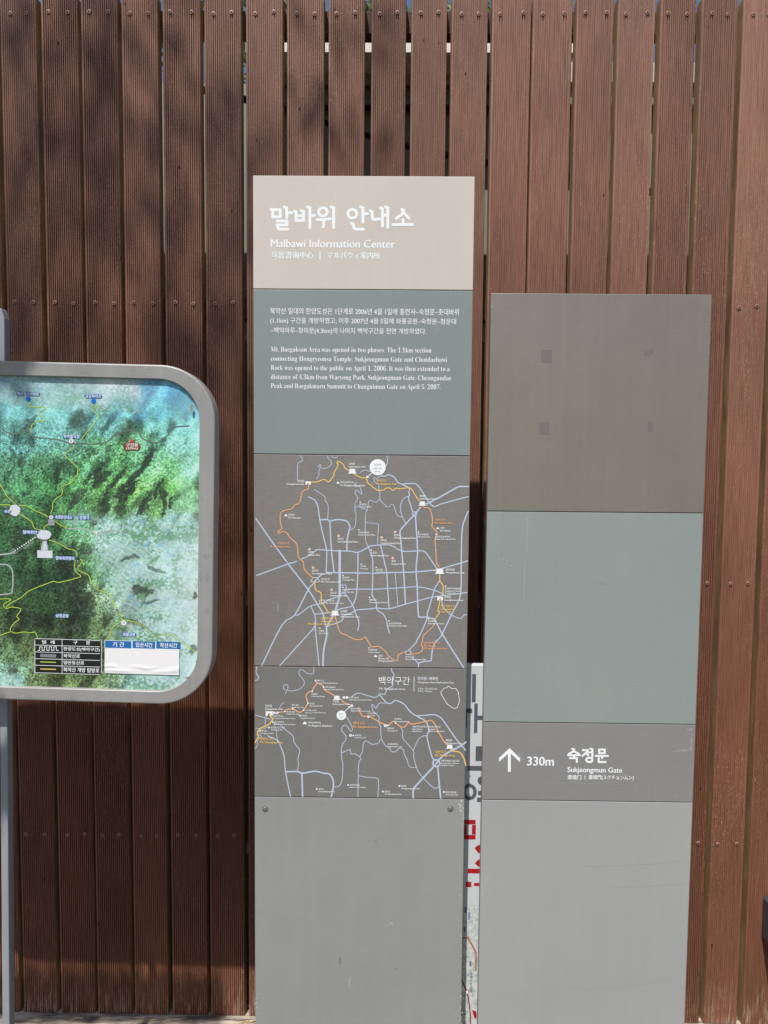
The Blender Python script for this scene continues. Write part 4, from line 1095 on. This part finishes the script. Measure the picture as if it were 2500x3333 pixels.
me.vertices.add(len(vs)); me.vertices.foreach_set('co', vs.ravel())
me.loops.add(fq.size); me.loops.foreach_set('vertex_index', fq.ravel().astype(np.int32))
me.polygons.add(len(fq)); me.polygons.foreach_set('loop_start', np.arange(0, fq.size, 4, dtype=np.int32))
me.update()
at = me.color_attributes.new('print', 'FLOAT_COLOR', 'POINT')
at.data.foreach_set('color', np.concatenate([lc.reshape(-1, 3), np.ones((nr*nc, 1))], 1).ravel().astype(np.float32))
m, n, b = newmat('aerial_map_print')
av = N(n, 'ShaderNodeAttribute', attribute_name='print')
n.links.new(mix(n, 1.0, av.outputs['Color'], ramp(n, noise(n, (1, 1, 1), 900.0, 2.0, 0.6), 0.3, 0.7, (0.86,)*3+(1,), (1.12,)*3+(1,)), 'MULTIPLY'), b.inputs['Base Color'])
b.inputs['Roughness'].default_value = 0.38
me.materials.append(m)
ao = bpy.data.objects.new('aerial_print', me); COL.objects.link(ao); ao.parent = mapb

LIFT0 = 0.0001
M['smudge'] = plain('smudged_steel', lin(146, 146, 144), 0.5)
for cr, a, c, rx, ry in ((crop(340, 1600, 380, 1659), 1500, 500, 22, 26), (crop(340, 1600, 380, 1659), 1503, 755, 24, 42), (crop(340, 1600, 380, 1659), 1450, 920, 50, 36), (crop(340, 1600, 380, 1659), 1370, 1225, 38, 60), (crop(340, 1600, 380, 1659), 1465, 1225, 34, 80), (crop(340, 1960, 380, 1659), 1455, 130, 36, 50), (crop(340, 1960, 380, 1659), 1325, 845, 30, 24), (crop(340, 1960, 380, 1659), 1190, 1075, 50, 14), (crop(340, 1180, 380, 1659), 1240, 640, 20, 60), (crop(0, 1180, 360, 1659), 1250, 150, 60, 18), (crop(0, 1960, 360, 1659), 330, 1370, 60, 14)):
    q = cr([(a, c)])[0]; mb = MB(); disc(mb, G0, q[0], q[1], rx*0.229, ry*0.229, n=18, jag=0.35); mb.build('smudge', M['smudge'], mapb)
mb = MB()
for _ in range(60):
    t_ = random.random()
    px_, py_ = ((random.uniform(10, 520), 1186+random.uniform(0, 36)), (random.uniform(652, 690), random.uniform(1380, 2120)), (random.uniform(10, 520), 2250+random.uniform(0, 28)))[int(t_*3)]
    s0 = random.uniform(0.5, 1.3); disc(mb, G0, px_, py_, s0, s0*random.uniform(.6, 1.6), n=6, jag=.5)
tag(mb.build('paint_chips', M['chip'], mapb), kind='stuff')
# trails, labels, tables printed on the map (laid just in front of the sheet)
GP = Plane(org, TILT)
LIFT0 = -0.0078+0.0002
Gc = crop(0, 1180, 360, 1659); Hc = crop(340, 1180, 380, 1659); Ic = crop(0, 1600, 360, 1659); Jc = crop(340, 1600, 380, 1659); Kc = crop(0, 1960, 360, 1659); Lc = crop(340, 1960, 380, 1659)
M['lime'] = plain('lime_print', lin(186, 214, 84), 0.4); M['road'] = plain('road_print', lin(104, 118, 110), 0.4); M['paleroad'] = plain('pale_road_print', lin(176, 186, 186), 0.4)
M['pill'] = plain('blue_label_print', lin(40, 110, 176), 0.4); M['dot'] = plain('blue_dot_print', lin(24, 116, 218), 0.4); M['black_print'] = plain('black_print', lin(30, 36, 34), 0.4)
M['brownp'] = plain('brown_label_print', lin(128, 74, 44), 0.4); M['redp'] = plain('red_print', lin(226, 48, 48), 0.4); M['worn'] = plain('worn_print', lin(212, 218, 226), 0.6); M['grid'] = plain('grey_swatch_print', lin(132, 134, 142), 0.4)
mb = MB()
for cr, w_, mi, pts in (
 (Gc, 4.2, 0, [(0,995),(160,1075),(360,1020),(400,1040),(470,1110),(650,1135),(800,1150),(900,1170),(1060,1215),(1190,1210),(1380,1225),(1560,1200),(1650,1135),(1701,1090),(1830,1030),(2000,1022),(2080,1060),(2100,1120),(2180,1168),(2335,1200),(2410,1150),(2520,1075),(2500,1025),(2540,982),(2650,960),(2820,948)]),
 (Ic, 4.6, 1, [(-120,960),(0,950),(120,935),(190,905)]), (Ic, 4.2, 1, [(-120,1090),(0,1100),(90,1110),(150,1180),(165,1300),(155,1500),(120,1540),(0,1555),(-120,1555)]), (Ic, 4.2, 1, [(1000,560),(1200,560),(1320,590),(1440,655),(1520,610),(1659,590),(1750,595)])):
    mb = MB(); ribbon(mb, GP, cr(pts), w_)
    mb.build('road_line', M['paleroad' if mi else 'road'], mapb)
LIFT0 += 0.0003
mb = MB()
for cr, pts in (
 (Gc, [(405,580),(425,610),(405,655),(560,665),(605,645),(660,680),(560,750),(635,850),(620,880),(560,870),(460,925),(440,990),(425,1020)]),
 (Gc, [(1415,610),(1430,650),(1360,700),(1420,760),(1455,825),(1420,860),(1370,945),(1330,990),(1270,1050),(1200,1150)]),
 (Gc, [(1075,1240),(1070,1280),(965,1360),(970,1410),(1130,1570),(1140,1640),(1130,1700),(1080,1740),(1040,1810),(910,1850),(905,1890),(915,1935),(890,1995),(830,2035),(770,2105),(765,2185),(735,2275)]),
 (Ic, [(-60,-150),(40,0),(75,75),(150,140),(215,200)]), (Ic, [(-100,200),(0,200),(120,205),(130,240)]), (Ic, [(260,215),(360,215),(430,250),(500,290),(600,330),(690,380)]), (Ic, [(270,340),(440,450),(470,510),(500,560),(600,580)]),
 (Ic, [(690,500),(640,530),(640,570)]), (Ic, [(800,450),(870,500),(980,550)]), (Ic, [(720,735),(860,785),(990,860),(1080,880),(1130,920),(1125,980)]),
 (Ic, [(1105,1040),(1095,1150),(1130,1230),(1185,1270),(1150,1300),(870,1370),(780,1355),(680,1390),(410,1500),(290,1600),(140,1680),(50,1750),(30,1700),(130,1640),(110,1620),(0,1620),(-100,1640)]),
 (Ic, [(1180,1015),(1215,1060),(1140,1150),(1180,1200),(1300,1260),(1340,1350),(1430,1470),(1600,1540),(1660,1620),(1700,1700),(1765,1835),(1790,1890)]),
 (Lc, [(90,0),(130,70),(210,190),(230,250),(330,275),(420,295),(560,370),(680,490),(750,490),(870,465),(970,490),(1050,560),(1280,722)]), (Lc, [(220,250),(225,280),(90,380),(65,480),(0,545)]),
 (Kc, [(50,90),(70,110),(130,85),(260,100),(285,130),(225,225),(260,265),(185,330),(125,420),(165,465),(220,475),(330,460),(430,470),(500,465),(540,545)]), (Kc, [(-80,530),(0,500),(140,450)])):
    mb = MB(); ribbon(mb, GP, cr(pts), 2.6)
    mb.build('trail_line', M['lime'], mapb)
# city wall drawn as a black and white stippled line beside the trail
mb = MB()
for cr, pts in ((Ic, [(30,-30),(95,65),(170,135),(240,200)]), (Ic, [(290,345),(450,435),(490,500),(530,560),(610,572)]), (Ic, [(740,720),(880,765),(1000,835),(1090,860),(1150,920),(1150,1010),(1135,1140),(1170,1210),(1280,1275),(1310,1360),(1400,1490),(1560,1600),(1620,1680),(1720,1830),(1790,1925)]), (Lc, [(115,85),(190,195),(250,240),(340,258),(430,278),(570,350),(690,468),(750,470),(870,440),(980,465),(1060,540),(1285,695)])):
    p = smooth_pts(cr(pts), 6)
    mb = MB()
    for a, c in zip(p, p[1:]):
        L_ = math.hypot(c[0]-a[0], c[1]-a[1]); k_ = max(1, int(L_/2.2))
        for i in range(k_):
            q = (a[0]+(c[0]-a[0])*i/k_, a[1]+(c[1]-a[1])*i/k_)
            disc(mb, GP, q[0], q[1], 1.1, mi=i % 2, n=5)
    mb.build('wall_stipple', [M['black_print'], M['white']], mapb)
LIFT0 += 0.0004
def pill(mb, cr, k, x0, y0, x1, y1, s, mi=1):
    p = cr([(x0, y0), (x1, y1)])
    h_ = (p[1][1]-p[0][1]); xa, xb = p[0][0], p[1][0]; ym = (p[0][1]+p[1][1])/2
    sl_ = 0.0175
    ribbon(mb, GP, [(xa+h_/2, ym-sl_*(xb-xa)*0), (xb-h_/2, ym+sl_*(xb-xa))], h_*0.92, mi, sm=0)
    text(mb, GP, s, xa+h_*0.32, p[0][1]+h_*0.06, xb-h_*0.32, p[1][1]-h_*0.08, 0, 0.02)
kG, kH = 360/1659, 380/1659
MP = [M['white'], M['pill'], M['dot'], M['brownp'], M['redp'], M['worn'], M['grid'], M['paleroad'], M['black_print']]   # 0 white 1 pill 2 dot 3 brown 4 red 5 worn 6 swatch 7 pale 8 black
for cr, k, a, c, a2, c2, s in ((Gc, kG, 215, 432, 580, 492, '벽산힐스아파트'), (Gc, kG, 1238, 465, 1515, 528, '금강하이츠'), (Gc, kG, 908, 1072, 1190, 1138, '북악팔각정'),
        (Ic, kG, 785, 352, 1085, 418, '숙정문안내소'), (Ic, kG, 1150, 360, 1340, 426, '삼청각'), (Ic, kG, 300, 580, 560, 645, '말바위안'), (Ic, kG, 795, 970, 1115, 1035, '말바위전망대'), (Ic, kG, 20, 270, 150, 330, '숙정'),
        (Kc, kG, 795, 180, 1025, 243, '삼청공원'), (Lc, kH, 225, 438, 440, 500, '와룡공원')):
    lb = MB(); pill(lb, cr, k, a, c, a2, c2, s); lb.build('place_label', MP, mapb)
for cr, a, c, r_ in ((Gc, 398, 543, 36), (Gc, 1383, 572, 37)):
    p = cr([(a, c)])[0]; lb = MB(); disc(lb, GP, p[0], p[1], r_*kG, mi=2); lb.build('blue_dot', MP, mapb)
lb = MB()
poly(lb, GP, Hc([(338, 1134), (370, 1075), (404, 1134)]), 4)
ribbon(lb, GP, Hc([(300, 1190), (445, 1192)]), 110*kH, 3, sm=0)
p = Hc([(290, 1142), (460, 1195)]); text(lb, GP, '구진봉', p[0][0], p[0][1], p[1][0], p[1][1], 0, 0.02)
p = Hc([(292, 1200), (455, 1238)]); text(lb, GP, '(335m)', p[0][0], p[0][1], p[1][0], p[1][1], 0, 0.02)
lb.build('peak_label', MP, mapb)
for cr, a, c, r_, k in ((Gc, 1045, 1175, 33, kG), (Ic, 745, 388, 28, kG), (Lc, 258, 306, 33, kH)):
    p = cr([(a, c)])[0]; lb = MB(); disc(lb, GP, p[0], p[1], r_*k*1.1, mi=0); ribbon(lb, GP, [(p[0]-2, p[1]-4), (p[0]-2, p[1]+4)], 2.2, 4, sm=0); ribbon(lb, GP, [(p[0]+2, p[1]-4), (p[0]+2, p[1]+4)], 2.2, 2, sm=0)
    lb.build('restroom_mark', MP, mapb)
lb = MB()
p = Ic([(695, 418), (798, 512)]); rect(lb, GP, p[0][0], p[0][1], p[1][0], p[1][1], 6)
for i in range(4):
    rect(lb, GP, p[0][0]+1, p[0][1]+2+i*5, p[1][0]-1, p[0][1]+4+i*5, 7)
lb.build('faded_picture', MP, mapb)
for a, c, rx, ry in ((195, 285, 82, 88), (635, 655, 108, 74)):
    p = Ic([(a, c)])[0]; lb = MB(); disc(lb, GP, p[0], p[1], rx*kG, ry*kG, 5, n=60, jag=0.22); lb.build('worn_patch', MP, mapb)
lb = MB()
p = Ic([(590, 735), (700, 890)]); rect(lb, GP, p[0][0], p[0][1], p[1][0], p[1][1], 7)
poly(lb, GP, Ic([(618, 880), (630, 790), (648, 745), (665, 790), (680, 880)]), 5)
for pts in ([(595, 730), (612, 735), (606, 800), (596, 820)], [(680, 735), (700, 735), (700, 815), (686, 800)], [(600, 728), (695, 728), (690, 742), (604, 742)]):
    poly(lb, GP, Ic(pts), 8)
p = Ic([(535, 885), (768, 1000)]); rect(lb, GP, p[0][0], p[0][1], p[1][0], p[1][1], 5)
lb.build('faded_picture', MP, mapb)
lb = MB()
for i in range(10):
    q = Ic([(205+i*33, 890-i*22)])[0]; rect(lb, GP, q[0]-2, q[1]-2, q[0]+2, q[1]+2, 0)
ribbon(lb, GP, Ic([(180, 950), (390, 800), (500, 700)]), 0.8, 7, sm=0)
p = Ic([(345, 878)])[0]; text(lb, GP, '삼청터널', p[0], p[1]-9, p[0]+36, p[1], 7, 0.0, rot=R(36))
ring(lb, GP, *Ic([(180, 905)])[0], 5, 1.6, 7, ry=7)
lb.build('tunnel_line', MP, mapb)
# legend table
lg = MB()
x0, x1, y0, y1, xm = 108.6, 326.6, 2079.5, 2190, 197.5
rect(lg, GP, x0, y0+1.5, x1, y1+2.5, 1)
ys = [y0+1.5, y0+22.5, y0+45, y0+67, y0+88.5, y1+2.5]
for y in ys: rect(lg, GP, x0, y-0.8, x1, y+0.8, 0)
for xv in (x0, xm, x1): rect(lg, GP, xv-0.8, y0+1, xv+0.8, y1+3.5, 0)
for s, xa, xb, r_ in (('범', 132, 145, 0), ('례', 160, 173, 0), ('구', 234, 248, 0), ('분', 276, 289, 0), ('한양도성(백악구간)', 202, 323, 1), ('북악산로', 202, 257, 2), ('일반등산로', 202, 271, 3), ('북악산 개방 탐방로', 202, 322, 4)):
    text(lg, GP, s, xa, ys[r_]+4.5+(xa-x0)*0.0175, xb, ys[r_+1]-4.5+(xa-x0)*0.0175, 0, 0.02)
zig = []
for i in range(4):
    a = 124+i*15.5
    zig += [(a, ys[2]-5), (a, ys[1]+6), (a+8, ys[1]+6), (a+8, ys[2]-5)]
ribbon(lg, GP, [(118, ys[2]-5)]+zig+[(186, ys[2]-5)], 2.0, 0, sm=0)
rect(lg, GP, 126, ys[2]+6, 179, ys[3]-5, 2)
rect(lg, GP, 126, (ys[3]+ys[4])/2-1.6, 179, (ys[3]+ys[4])/2+1.6, 3); rect(lg, GP, 126, (ys[4]+ys[5])/2-1.6, 179, (ys[4]+ys[5])/2+1.6, 4)
lg.build('legend_table', [M['white'], M['black_print'], M['grid'], M['lime'], M['yellow']], mapb)
# opening hours table: blue header, and a blank paper glued over its body
tb = MB()
hx0, hx1, hy0, hy1 = 337.5, 585.5, 2086.5, 2111
rect(tb, GP, hx0-1.5, hy0-1.5, hx1+1.5, hy1+1.5, 0)
for xa, xb, s, ta, tb_ in ((337.5, 426, '기 간', 363, 401), (427.5, 503.5, '입산시간', 438, 494), (505, 585.5, '하산시간', 517, 575)):
    rect(tb, GP, xa, hy0+(xa-hx0)*0.0175, xb, hy1+(xa-hx0)*0.0175, 1)
    text(tb, GP, s, ta, hy0+4.5+(ta-hx0)*0.0175, tb_, hy1-4+(ta-hx0)*0.0175, 0, 0.02)
tb.build('hours_header', [M['white'], M['pill']], mapb)
# paper with creases: a real, slightly buckled sheet
pu0, pw1 = GP.uv(hx0-0.5, hy1+1.5); pw0 = pw1-84*ku; pu1 = pu0+249*ku
nx, ny = 60, 24
V, F = [], []
for j in range(ny+1):
    for i in range(nx+1):
        a = pu0+(pu1-pu0)*i/nx; c = pw0+(pw1-pw0)*j/ny
        fx, fy = i/nx, j/ny
        h_ = 0.0005+0.0011*math.exp(-((fy-0.27-0.03*math.sin(fx*19))/0.05)**2)*(0.5+0.5*math.sin(fx*13+1))+0.0010*math.exp(-((fy-0.12-0.16*max(0, fx-0.7))/0.05)**2)*(0.5+0.5*math.sin(fx*9))
        V.append((a, 0.0078-0.0012-h_, c))
for j in range(ny):
    for i in range(nx):
        k = j*(nx+1)+i
        F.append((k, k+1, k+nx+2, k+nx+1))
mb = MB(); mb.add(V, F)
mb.build('blank_paper', M['paper'], mapb, smooth=True)

# ------------------------------------------------------------------ box at the right edge
ub = thing('utility_box', (1.05, -0.10, 0), 'dark grey metal box with chamfered foot at the right edge of the fence', 'box')
xl = P(2497, 3020, -0.03).x-1.05
z0 = P(2492, 3103, -0.05).z; z1 = P(2496, 2940, -0.05).z
mb = MB()
prof = [(xl, z0+0.02), (xl+0.02, z0), (xl+0.26, z0), (xl+0.28, z0+0.02), (xl+0.28, z1-0.012), (xl+0.268, z1), (xl+0.012, z1), (xl, z1-0.012)]
k8 = len(prof)
mb.add([(a, 0.0, c) for a, c in prof]+[(a, 0.098, c) for a, c in prof], [tuple(range(k8)), tuple(range(k8, 2*k8))[::-1]]+[(i, i+k8, (i+1) % k8+k8, (i+1) % k8) for i in range(k8)])
mb.build('case', M['utility'], ub, bevel=0.003)
mb = MB(); mb.box((xl+0.03, -0.006, z0+0.03), (xl+0.25, -0.001, z1-0.03)); mb.build('door', M['utility'], ub, bevel=0.002)

# ------------------------------------------------------------------ trees: beyond the fence, and the one whose shade dapples it
def leafmat(name, c1, c2, tr=0.35):
    m, n, b = newmat(name)
    oi = noise(n, (1, 1, 1), 9.0, 2.0, 0.5)
    n.links.new(ramp(n, oi, 0.35, 0.65, c1, c2), b.inputs['Base Color'])
    b.inputs['Roughness'].default_value = 0.5
    b.inputs['Transmission Weight'].default_value = 0.0
    b.inputs['Subsurface Weight'].default_value = 0.0
    tl = N(n, 'ShaderNodeBsdfTranslucent'); n.links.new(ramp(n, oi, 0.35, 0.65, c1, c2), tl.inputs['Color'])
    ms = N(n, 'ShaderNodeMixShader'); ms.inputs['Fac'].default_value = tr
    out = n.nodes['Material Output']
    n.links.new(b.outputs['BSDF'], ms.inputs[1]); n.links.new(tl.outputs['BSDF'], ms.inputs[2]); n.links.new(ms.outputs['Shader'], out.inputs['Surface'])
    return m
M['leaf'] = leafmat('green_leaves', (0.04, 0.08, 0.02, 1), (0.09, 0.14, 0.04, 1))
M['needle'] = leafmat('pine_needles', (0.10, 0.15, 0.08, 1), (0.20, 0.25, 0.13, 1), 0.55)
M['bright'] = leafmat('fresh_leaves', (0.14, 0.24, 0.02, 1), (0.26, 0.36, 0.03, 1), 0.6)
M['bark'] = bare_wood('bark', lin(60, 48, 38), lin(110, 92, 76), (30.0, 30.0, 6.0))
def leaves(mb, c, r_, cnt, size, flat=1.0):
    for _ in range(cnt):
        d = Vector((random.gauss(0, 1), random.gauss(0, 1), random.gauss(0, 1))); d.normalize()
        p = Vector(c)+Vector((d.x*r_, d.y*r_, d.z*r_*flat))*random.random()**0.45
        a = Vector((random.gauss(0, 1), random.gauss(0, 1), random.gauss(0, 1))).normalized()
        b_ = a.cross(Vector((random.gauss(0, 1), random.gauss(0, 1), random.gauss(0, 1)))).normalized()
        s = size*random.uniform(0.6, 1.25)
        mb.add([p-a*s, p-b_*s*0.45+a*s*0.1, p+a*s, p+b_*s*0.45+a*s*0.1], [(0, 1, 2, 3)])
def tree(name, label, base, top, trunk_r, clumps, leaf, mat, limbs=True):
    root = thing(name, base, label, 'tree')
    B = Vector(base)
    mb = MB()
    tp_ = Vector(top)-B
    mb.tube([(0, 0, -0.05), tp_*0.35+Vector((0.06, 0.03, 0)), tp_*0.7+Vector((-0.05, 0.05, 0)), tp_], [trunk_r, trunk_r*0.85, trunk_r*0.6, trunk_r*0.25], 10)
    if limbs:
        for (c, r_, cnt) in (clumps if limbs is True else clumps[:limbs]):
            q = Vector(c)-B
            f0 = min(0.95, max(0.3, (q.z-1.0)/max(0.1, tp_.z)*0.85))
            st = tp_*f0
            mid = (st+q)/2+Vector((0, 0, 0.25))
            mb.tube([st, mid, q], [trunk_r*0.22, trunk_r*0.12, 0.008], 6)
    mb.build('trunk', M['bark'], root, smooth=True)
    lv = MB()
    for (c, r_, cnt) in clumps:
        leaves(lv, Vector(c)-B, r_, cnt, leaf)
    lv.build('crown', mat, root)
    return root
bc = []
for i in range(34):
    bc.append(((-2.0+i*0.075+random.uniform(-.1, .1), 3.6+random.uniform(-.5, .5), 4.75+random.uniform(-.45, .85)), 0.22, 80))
tree('pine_tree', 'loose dark pine rising behind the fence top, left and middle gaps', (-0.9, 3.9, 0), (-0.8, 3.8, 6.2), 0.10, bc, 0.05, M['needle'], limbs=False)
bc = [((0.75+random.uniform(-.35, .3), 3.2+random.uniform(-.3, .3), 4.75+random.uniform(-.3, .6)), 0.2, 60) for i in range(8)]
tree('young_tree', 'bright green leafy tree glimpsed at the top behind the fence gap above both pillars', (1.0, 3.4, 0), (0.9, 3.3, 5.6), 0.07, bc, 0.05, M['bright'], limbs=False)

# leafy tree behind the camera on the left: its crown stands between the sun and the fence
def up(px, py, s):
    q = P(px, py, 0)
    return (q.x-TAZ*s, -s, q.z+DROP*s)
cl = []
for i in range(100):
    a, c = random.uniform(-160, 900), random.uniform(-160, 2320)
    if c > 900: a = min(a, 870-random.uniform(0, 60))
    s = random.uniform(2.0, 2.9) if c < 450 else random.uniform(2.8, 3.6)
    rr_ = random.uniform(95, 160)
    c = min(c, 2370-rr_)
    cl.append((up(a, c, s), rr_*0.00105, random.randint(12, 22)))
for (a, c, r_, cnt) in ((1010, 340, 90, 14), (1140, 170, 80, 12), (980, 150, 80, 12), (1180, 420, 70, 10), (1240, 120, 60, 8), (1090, 500, 70, 8)):
    cl.append((up(a, c, random.uniform(1.8, 2.4)), r_*0.00083, cnt))
for i in range(15):                                             # unseen clumps added to shade the fence foot and the board's lower rail
    cl.append((up(-100+i*56, 3262, random.uniform(1.3, 1.7)), 58*0.00083, 62))
for (a, c) in ((500, 2352), (545, 2362), (585, 2366)):  # unseen clumps added to shade the frame's top left corner
    cl.append((up(a, c, 1.5), 40*0.00083, 40))
tree('broadleaf_tree', 'tall broadleaf tree whose shade dapples the left of the fence', (-4.4, -4.6, 0), (-2.6, -3.4, 7.2), 0.13, cl, 0.029, M['leaf'], limbs=14)

# unseen trees added for the plates to mirror and to green the shade
for (nm, lab_, X0, Y0, h_) in (('added_tree', 'unseen leafy tree added opposite the map board', -3.6, -8.2, 5.2), ('added_tree', 'unseen leafy tree added opposite the taller pillar', 0.4, -8.8, 5.8), ('added_tree', 'unseen leafy tree added opposite the fence right end', 4.2, -8.0, 5.0)):
    cc_ = [((X0+random.uniform(-1.7, 1.7), Y0+random.uniform(-1.0, 1.0), random.uniform(1.0, h_)), 0.75, 55) for _ in range(26)]
    tree(nm, lab_, (X0, Y0, 0), (X0+0.2, Y0, h_*0.8), 0.14, cc_, 0.15, M['leaf'], limbs=8)
# dry straws caught on the sill
M['straw'] = plain('dry_straw', lin(206, 180, 132), 0.7)
for i, (px, py, L_, an) in enumerate(((812, 3308, 0.05, 0.3), (824, 3303, 0.04, 0.7), (800, 3314, 0.045, -0.1), (470, 3301, 0.07, 0.1), (560, 3300, 0.05, -0.2), (250, 3297, 0.04, 0.2))):
    q = P(px, py, -0.02)
    mb = MB(); mb.tube([(-L_/2, -0.01, 0.001), (0, 0.0, 0.003), (L_/2*math.cos(an), -0.004, 0.002+L_/2*abs(math.sin(an)))], 0.0009, 5)
    st2 = mb.build('straw', M['straw']); st2.location = (q.x, -0.02, ZB+0.0004)
    tag(st2, 'thin dry straw lying on the weathered sill at the foot of the fence', 'straw', 'dry straws on the sill')
